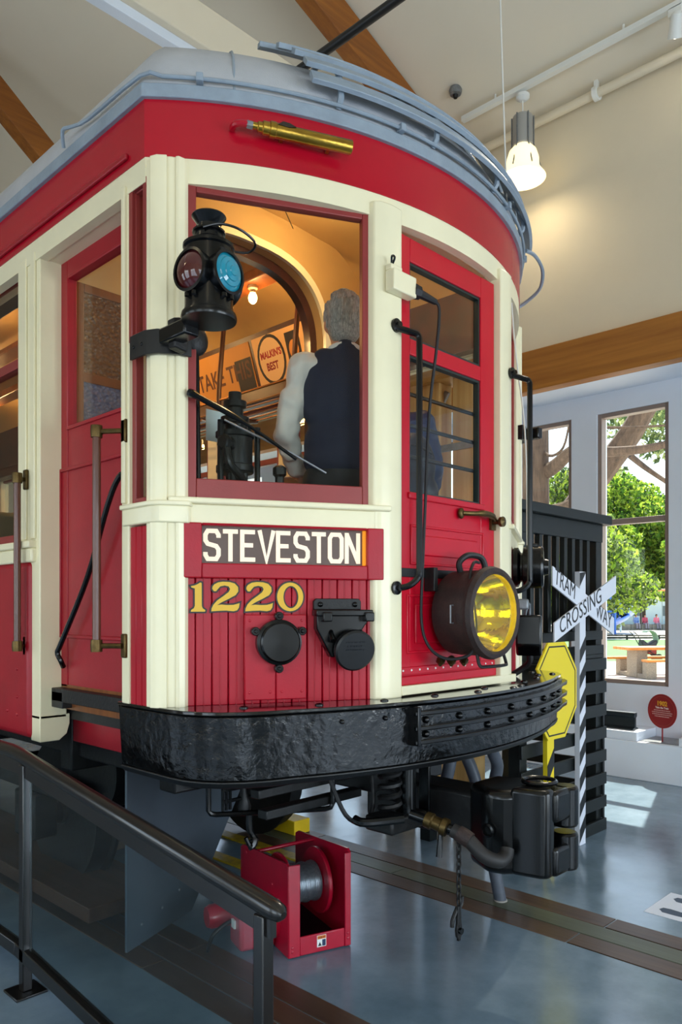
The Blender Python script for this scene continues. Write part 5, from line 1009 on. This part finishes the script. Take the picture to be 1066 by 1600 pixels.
NAVYV = mat('navy_wool', '#18213C', .8); SHIRT = mat('white_cotton', '#E6E2DC', .7, bump=.9, bscale=9); DARKT = mat('dark_navy_trousers', '#10131C', .7)
person('grey haired man in navy vest and white shirt seen from behind through tram window', (-.34, .38, FL0), 52, 1.90, dict(elL=(-.27, .02, 1.16), wrL=(-.20, .20, 1.02), elR=(.26, .05, 1.17), wrR=(.14, .25, 1.05), head=(.0, .03, 1.675)), SHIRT, DARKT, GREYH, vest=NAVYV, sleeve=True)
JACK = mat('blue_rain_jacket', '#1E3F78', .45, var=.2, vscale=6, bump=.5, bscale=10)
p2, f2 = person('person in a blue rain jacket standing behind the front door glass', (.30, .62, FL0), 30, 1.74, dict(elR=(.26, -.10, 1.18), wrR=(.2, .08, 1.0)), JACK, DARKT, mat('dark_hair', '#1A1412', .6), jacket=True)
bp_ = thing('backpack', 'dark navy backpack on the back of the person in the blue jacket', 'backpack', f2((0, -.2, .95)))
PACK = mat('dark_navy_nylon', '#141A2A', .5, var=.3, vscale=9, bump=.4, bscale=18)
m = MB(f2); m.ell((.16, -.25, 1.16), (.13, .085, .20)); m.ell((.17, -.27, 1.02), (.14, .10, .13)); voxel(m.build('bag', PACK, bp_), .012, 2)
MB(f2).tube(smooth_path([(.10, -.14, 1.36), (.08, -.02, 1.51), (.08, .12, 1.42), (.10, .14, 1.2)], 5), .018, 8).build('strap', PACK, bp_); MB(f2).tube(smooth_path([(.05, -.34, 1.22), (.17, -.345, 1.27), (.28, -.33, 1.22)], 4), .006, 6).build('zip', BLACKM, bp_)

# ================================================================ outdoors, beyond the right wall
GRASS = mat('lawn_green', '#4F7F3E', .8, var=.25, vscale=6); PAVE = mat('pale_paving', '#CFC6B8', .8, var=.08, vscale=2); SAND = mat('pale_sand', '#D8D2C4', .85, var=.05)
def cam_pt(px, d, z):
    """point at a bearing and distance from the photographer"""
    t = (px-533)/1200; return Vector((-3.03+d*(.7181+t*.6959), -2.206+d*(.6959-t*.7181), z))
struct(MB().box(5.30, 150, -60, 110, -.35, -.05).build('floor_outdoor_sand', SAND))
g_ = MB(); P = [cam_pt(700, 25.5, 0), cam_pt(1400, 25.5, 0), cam_pt(1400, 44, 0), cam_pt(700, 44, 0)]; g_.add([(q.x, q.y, z) for z in (-.06, -.02) for q in P], [(0, 1, 2, 3), (7, 6, 5, 4), (0, 4, 5, 1), (1, 5, 6, 2), (2, 6, 7, 3), (3, 7, 4, 0)])
lawn = struct(g_.build('floor_lawn', GRASS))
g_ = MB(); P = [cam_pt(600, 7, 0), cam_pt(1700, 7, 0), cam_pt(1700, 25.4, 0), cam_pt(600, 25.4, 0)]; P = [(max(5.32, q.x), q.y) for q in P]
g_.add([(x, y, z) for z in (-.06, -.01) for x, y in P], [(0, 1, 2, 3), (7, 6, 5, 4), (0, 4, 5, 1), (1, 5, 6, 2), (2, 6, 7, 3), (3, 7, 4, 0)]); struct(g_.build('floor_patio', PAVE))
# picnic table
TW = woodmat('orange_stained_picnic_plank', '#D08A3C', '#B56E28', .5, 'X', 5)
q = cam_pt(1030, 19.6, 0); fw_ = Vector((.7181, .6959, 0)); rt_ = Vector((.6959, -.7181, 0)); a_ = R_(8); ux = rt_*math.cos(a_)+fw_*math.sin(a_); uy = Vector((-ux.y, ux.x, 0))
pf = Fr((q.x, q.y, -.01), ux, uy, (0, 0, 1)); pt_ = thing('picnic_table', 'orange plank picnic table on concrete legs outside the window', 'table', pf((0, 0, 0)))
for i in range(4): MB(pf).box(-1.05, 1.3, -.40+.2*i, -.21+.2*i, .70, .77).build('tabletop_plank', TW, pt_, bevel=.01)
for y in (-.75, .60): MB(pf).box(-.75 if y < 0 else -1.3, 1.3, y, y+.28, .42, .48).build('bench_plank', TW, pt_, bevel=.01)
for x in (-.75, .8):
    MB(pf).box(x, x+.30, -.25, .25, .0, .70).build('pedestal', mat('exposed_aggregate', '#8F8374', .85, var=.3, vscale=40), pt_, bevel=.02)
    for y in (-.72, .62): MB(pf).box(x+.02, x+.28, y, y+.24, .0, .42).build('bench_leg', MATS['exposed_aggregate'], pt_, bevel=.02)
    MB(pf).box(x+.02, x+.28, -.6, .7, .0, .12).build('footing', MATS['exposed_aggregate'], pt_, bevel=.02)
# stroller
q = cam_pt(1012, 25.8, -.01); sf = Fr(q, rt_, fw_, (0, 0, 1)); sr = thing('stroller', 'grey baby stroller with a green lined hood behind the picnic table', 'stroller', q)
m = MB(sf)
for i in range(7):
    a = R_(20+22*i); 
rows = []
for j in range(9):
    t = j/8; a = R_(-25+150*t); rows.append([(.05+.26*math.cos(a)-.02, y, .72+.30*math.sin(a)) for y in (-.22, -.1, .0, .1, .22)])
m.grid(rows); hd_ = m.build('hood', mat('grey_green_hood', '#6F8C78', .6), sr); so_ = hd_.modifiers.new('thick', 'SOLIDIFY'); so_.thickness = .02
MB(sf).prism([(-.25, .50), (.20, .42), (.28, .62), (.24, .70), (-.02, .56), (-.22, .72)], -.2, .2, ax=1).build('seat', mat('dark_grey_fabric', '#2C3036', .7), sr, bevel=.03)
MB(sf).box(-.05, .25, -.18, .18, .22, .40).build('basket', mat('red_basket', '#8A2A22', .7), sr, bevel=.03)
MB(sf).tube(smooth_path([(-.55, -.2, .98), (-.40, -.2, .85), (-.15, -.2, .45), (.30, -.2, .12)], 4), .015, 6).build('frame', BLACKM, sr); MB(sf).tube(smooth_path([(-.55, .2, .98), (-.40, .2, .85), (-.15, .2, .45), (.30, .2, .12)], 4), .015, 6).build('frame', BLACKM, sr); MB(sf).tube([(.20, -.2, .45), (-.35, -.2, .12)], .015, 6).build('frame', BLACKM, sr)
for x, y in ((.30, -.2), (.30, .2), (-.35, -.2), (-.35, .2)): MB(sf).lathe([(.10, -.02), (.12, -.02), (.12, .02), (.10, .02)], (x, y, .12), (0, 1, 0), 16).build('wheel', RUBBER, sr)
# low rail between lawn and playground
lr = thing('lawn_rail', 'low black rail along the far edge of the lawn', 'rail', cam_pt(1000, 44.3, 0))
for z in (.22, .08): a, b = cam_pt(860, 44.3, z), cam_pt(1200, 44.3, z); MB().tube([a, b], .05, 6).build('rail_bar', BLACKM, lr)
for px_ in (880, 930, 980, 1030, 1080): MB().cyl(cam_pt(px_, 44.3, -.05), cam_pt(px_, 44.3, .25), .06).build('rail_post', BLACKM, lr)
# playground slide, swing frame
BLUE = mat('blue_slide_plastic', '#2F72D8', .3); q = cam_pt(940, 56, -.05); sd_ = thing('playground_slide', 'blue curved playground slide beyond the lawn', 'slide', q)
path = [cam_pt(px_, d, z) for px_, d, z in ((925, 54, 2.6), (945, 54.5, 2.35), (965, 55, 1.95), (980, 56.5, 1.5), (978, 58, 1.05), (962, 57, .60), (944, 55.5, .30))]; path = smooth_path(path, 5); rows = []
for i, c0 in enumerate(path):
    t = (path[min(i+1, len(path)-1)]-path[max(i-1, 0)]).normalized(); s = t.cross(Vector((0, 0, 1))).normalized(); n = s.cross(t); rows.append([tuple(c0+s*(.75*math.sin(a))-n*(.75*math.cos(a))+n*.72) for a in [R_(-80+20*k) for k in range(9)]])
ch = MB().grid(rows).build('chute', BLUE, sd_); so_ = ch.modifiers.new('thick', 'SOLIDIFY'); so_.thickness = .05
for px_ in (935, 961): MB().cyl(cam_pt(px_, 55, -.05), cam_pt(px_, 55, 3.1), .10).build('post', BLUE, sd_)
a = cam_pt(940, 55.5, 0); MB(Fr(a, rt_, fw_, (0, 0, 1))).box(-.5, .6, -.5, .5, 1.5, 1.65).box(-.5, .6, .4, .5, 1.65, 3.0).build('platform', BLUE, sd_)
sw = thing('swing_frame', 'swing frame with an orange top bar beyond the slide', 'swing', cam_pt(1010, 60, -.05))
MB().tube([cam_pt(968, 60, 3.2), cam_pt(1075, 60, 3.25)], .09, 8).build('top_bar', mat('orange_bar', '#D88A5A', .5), sw)
for px_ in (970, 1072): MB().cyl(cam_pt(px_, 60, -.05), cam_pt(px_, 60, 3.2), .08).build('leg', mat('pale_blue_post', '#A9C4D8', .5), sw)
for px_ in (990, 1003, 1035): MB().tube([cam_pt(px_, 60, 3.2), cam_pt(px_, 60, .6)], .02, 5).build('chain', STEEL, sw)
# low stone wall with people sitting on it
sw_ = thing('seat_wall', 'low grey stone seat wall where people sit at the playground edge', 'bench', cam_pt(1010, 66, -.05)); wf_ = Fr(cam_pt(1010, 66, -.05), rt_, fw_, (0, 0, 1))
for i in range(9): MB(wf_).box(-3.2+.9*i, -2.33+.9*i, -.3, .3, 0, .5).build('stone', mat('grey_stone', '#8E8A80', .8, var=.2, vscale=3), sw_, bevel=.04)
seat = dict(hipL=(-.1, 0, .93), hipR=(.1, 0, .93), kneeL=(-.11, .42, .95), kneeR=(.11, .42, .95), ankL=(-.11, .45, .52), ankR=(.11, .45, .52), wrL=(-.12, .3, 1.0), wrR=(.12, .3, 1.0))
for i, (px_, cc, lbn) in enumerate(((994, '#6E8CC8', 'distant person in a blue top sitting on the playground wall'), (1008, '#B84A62', 'distant person in a crimson top sitting on the playground wall'), (1026, '#E07890', 'distant person in a pink top sitting on the playground wall'))):
    c0 = cam_pt(px_, 65.9, -.40); person(lbn, c0, 230, 1.7, seat, mat('top_'+cc, cc, .7), mat('pale_trousers', '#8E8A9A', .7), mat('brown_hair', '#3A2418', .6), 'people on the playground wall', vox=.02)
# pale building far behind
pbld = thing('pale_building', 'pale blue low building far behind the playground', 'building', cam_pt(1010, 92, -.05)); bf_ = Fr(cam_pt(1010, 92, -.05), rt_, fw_, (0, 0, 1))
MB(bf_).box(-14, 14, 0, 8, 0, 3.0).build('wall', mat('pale_blue_siding', '#BFD0DC', .7), pbld); MB(bf_).prism([(-14.4, 3.0), (14.4, 3.0), (14.4, 3.2), (-14.4, 3.2)], -.5, 8.5, ax=1).build('roof', mat('pale_roof', '#A8B0B4', .7), pbld)
for x in (-6, -2, 2, 6): MB(bf_).box(x, x+1.4, -.05, .02, 1.0, 2.2).build('window', mat('dim_window', '#5A6A74', .2), pbld)
# trees
BARK = mat('grey_brown_bark', '#6E5C4E', .9, col2='#463A32', vscale=9, stretch=(2, 2, .35), bump=1.0, bscale=14)
def leaves(name, blobs, n, size, mts, parent, seed):
    rr = random.Random(seed); me_v = []; me_f = []; mi = []
    tot = sum(b[3]*b[4]*b[5] for b in blobs)
    for (x, y, z, rx, ry, rz) in blobs:
        for i in range(int(n*rx*ry*rz/tot)):
            while True:
                u = Vector((rr.uniform(-1, 1), rr.uniform(-1, 1), rr.uniform(-1, 1)))
                if .15 < u.length <= 1: break
            c = Vector((x+u.x*rx, y+u.y*ry, z+u.z*rz)); a = Vector((rr.gauss(0, 1), rr.gauss(0, 1), rr.gauss(0, .6))).normalized(); b = a.orthogonal().normalized(); b = (Matrix.Rotation(rr.uniform(0, 6.28), 3, a)@b)
            s = size*rr.uniform(.6, 1.4); k = len(me_v); me_v += [tuple(c-b*s), tuple(c+a.cross(b)*s*.5+a*s*.1), tuple(c+b*s), tuple(c-a.cross(b)*s*.5+a*s*.1)]; me_f.append((k, k+1, k+2, k+3)); mi.append(rr.randrange(len(mts)))
    me = bpy.data.meshes.new(name); me.from_pydata(me_v, [], me_f)
    for q in mts: me.materials.append(q)
    me.polygons.foreach_set('material_index', mi); o = bpy.data.objects.new(name, me); COL.objects.link(o); setparent(o, parent); o['kind'] = 'stuff'; return o
def leafm(n, c):
    m = mat(n, c, .5); b = m.node_tree.nodes['Principled BSDF']; b.inputs['Subsurface Weight'].default_value = 0
    nt_ = m.node_tree; tr_ = nt_.nodes.new('ShaderNodeBsdfTranslucent'); tr_.inputs[0].default_value = lin(c); mx_ = nt_.nodes.new('ShaderNodeMixShader'); mx_.inputs[0].default_value = .5
    nt_.links.new(b.outputs[0], mx_.inputs[1]); nt_.links.new(tr_.outputs[0], mx_.inputs[2]); nt_.links.new(mx_.outputs[0], nt_.nodes['Material Output'].inputs[0]); return m
L1 = [leafm('leaf_mid', '#6E9A34'), leafm('leaf_light', '#B6CC4C'), leafm('leaf_dark', '#35561F'), leafm('leaf_fresh', '#98B840')]
L2 = [leafm('needle_mid', '#6A7F4A'), leafm('needle_dark', '#445A36'), leafm('needle_pale', '#9AA870')]
big = thing('conifer_tree', 'large conifer with a thick forked trunk and bare branches outside the windows', 'tree', cam_pt(822, 13, -.05))
MB().tube(smooth_path([cam_pt(818, 13, -.1), cam_pt(820, 13, 1.2), cam_pt(822, 13, 3.0), cam_pt(824, 13, 6.5), cam_pt(826, 13, 10)], 4), [.52, .5, .47, .45, .43, .42, .41, .40, .39, .38, .37, .36, .35, .34, .3, .25, .2], 14).build('trunk', BARK, big)
def limb(pts, r0, r1, name='branch'):
    p = smooth_path([cam_pt(*q) for q in pts], 4); n = len(p); return MB().tube(p, [r0+(r1-r0)*i/(n-1) for i in range(n)], 10).build(name, BARK, big)
def zy(y, d): return 1.70-(y-952.7)*d/1200
limb([(838, 13, zy(880, 13)), (890, 12.8, zy(806, 12.8)), (940, 12.6, zy(738, 12.6)), (985, 12.4, zy(678, 12.4)), (1022, 12.2, zy(612, 12.2)), (1060, 12, zy(540, 12))], .24, .15, 'leaning_stem')
limb([(840, 13, zy(745, 13)), (868, 12.6, zy(728, 12.6)), (893, 12.2, zy(706, 12.2)), (930, 11.8, zy(690, 11.8))], .13, .08)
limb([(915, 12.4, zy(700, 12.4)), (945, 11.8, zy(706, 11.8)), (985, 11.5, zy(704, 11.5)), (1015, 11.4, zy(700, 11.4)), (1060, 11.2, zy(690, 11.2))], .09, .05)
limb([(985, 11.8, zy(712, 11.8)), (1005, 11.8, zy(728, 11.8)), (1025, 11.6, zy(742, 11.6)), (1060, 11.4, zy(765, 11.4))], .05, .03)
limb([(838, 13, zy(690, 13)), (858, 12.6, zy(712, 12.6)), (880, 12.2, zy(700, 12.2)), (890, 12, zy(660, 12))], .03, .015); limb([(940, 12, zy(668, 12)), (985, 11.6, zy(668, 11.6)), (1050, 11.4, zy(664, 11.4))], .025, .012); limb([(845, 13, zy(800, 13)), (880, 12.4, zy(792, 12.4)), (920, 12, zy(770, 12))], .10, .06)
bl = []
for px_, d, y_, r in ((1030, 14, 655, .7), (955, 15, 660, .6), (1000, 15, 640, .5), (1040, 14, 700, .5), (945, 15, 735, .4), (870, 16, 650, .4)): c0 = cam_pt(px_, d, zy(y_, d)); bl.append((c0.x, c0.y, c0.z, r, r, r*.5))
leaves('needles', bl, 1500, .07, L2, big, 4)
def tree(px_, d, h, r, nl, lbn, mts, seed, size=.14, low=0):
    b = cam_pt(px_, d, -.05); t = thing('leafy_tree', lbn, 'tree', b, 'trees beyond the windows')
    MB().tube(smooth_path([b, b+Vector((.1, .1, h*.3)), b+Vector((0, .2, h*.7))], 4), [.28]*3+[.22]*3+[.12]*3, 10).build('trunk', BARK, t); rr = random.Random(seed); bl = []
    for i in range(14):
        a = rr.uniform(0, 6.28); q_ = rr.uniform(.2, .85); bl.append((b.x+math.cos(a)*r*q_, b.y+math.sin(a)*r*q_, low+rr.uniform(.1, 1)*(h-low), r*rr.uniform(.3, .5), r*rr.uniform(.3, .5), r*rr.uniform(.22, .38)))
    leaves('foliage', bl, nl, size, mts, t, seed); return t
tree(1005, 78, 13.5, 8.0, 30000, 'broad sunlit leafy tree behind the swing frame', L1, 11, .24, 3.6)
tree(950, 74, 12, 6.0, 22000, 'bright leafy tree behind the blue slide', L1, 12, .24, 4.2)
tree(1066, 72, 11.5, 6.0, 22000, 'leafy tree at the right of the tall window', L1, 13, .24, 3.8)
tree(880, 50, 10.5, 5.0, 20000, 'pale green leafy tree seen in the left window', L2+L1[1:2]+L1[3:], 14, .18, 1.5)
tree(840, 60, 11, 6.0, 12000, 'distant tree behind the conifer trunk', L2, 17, .24, .6)
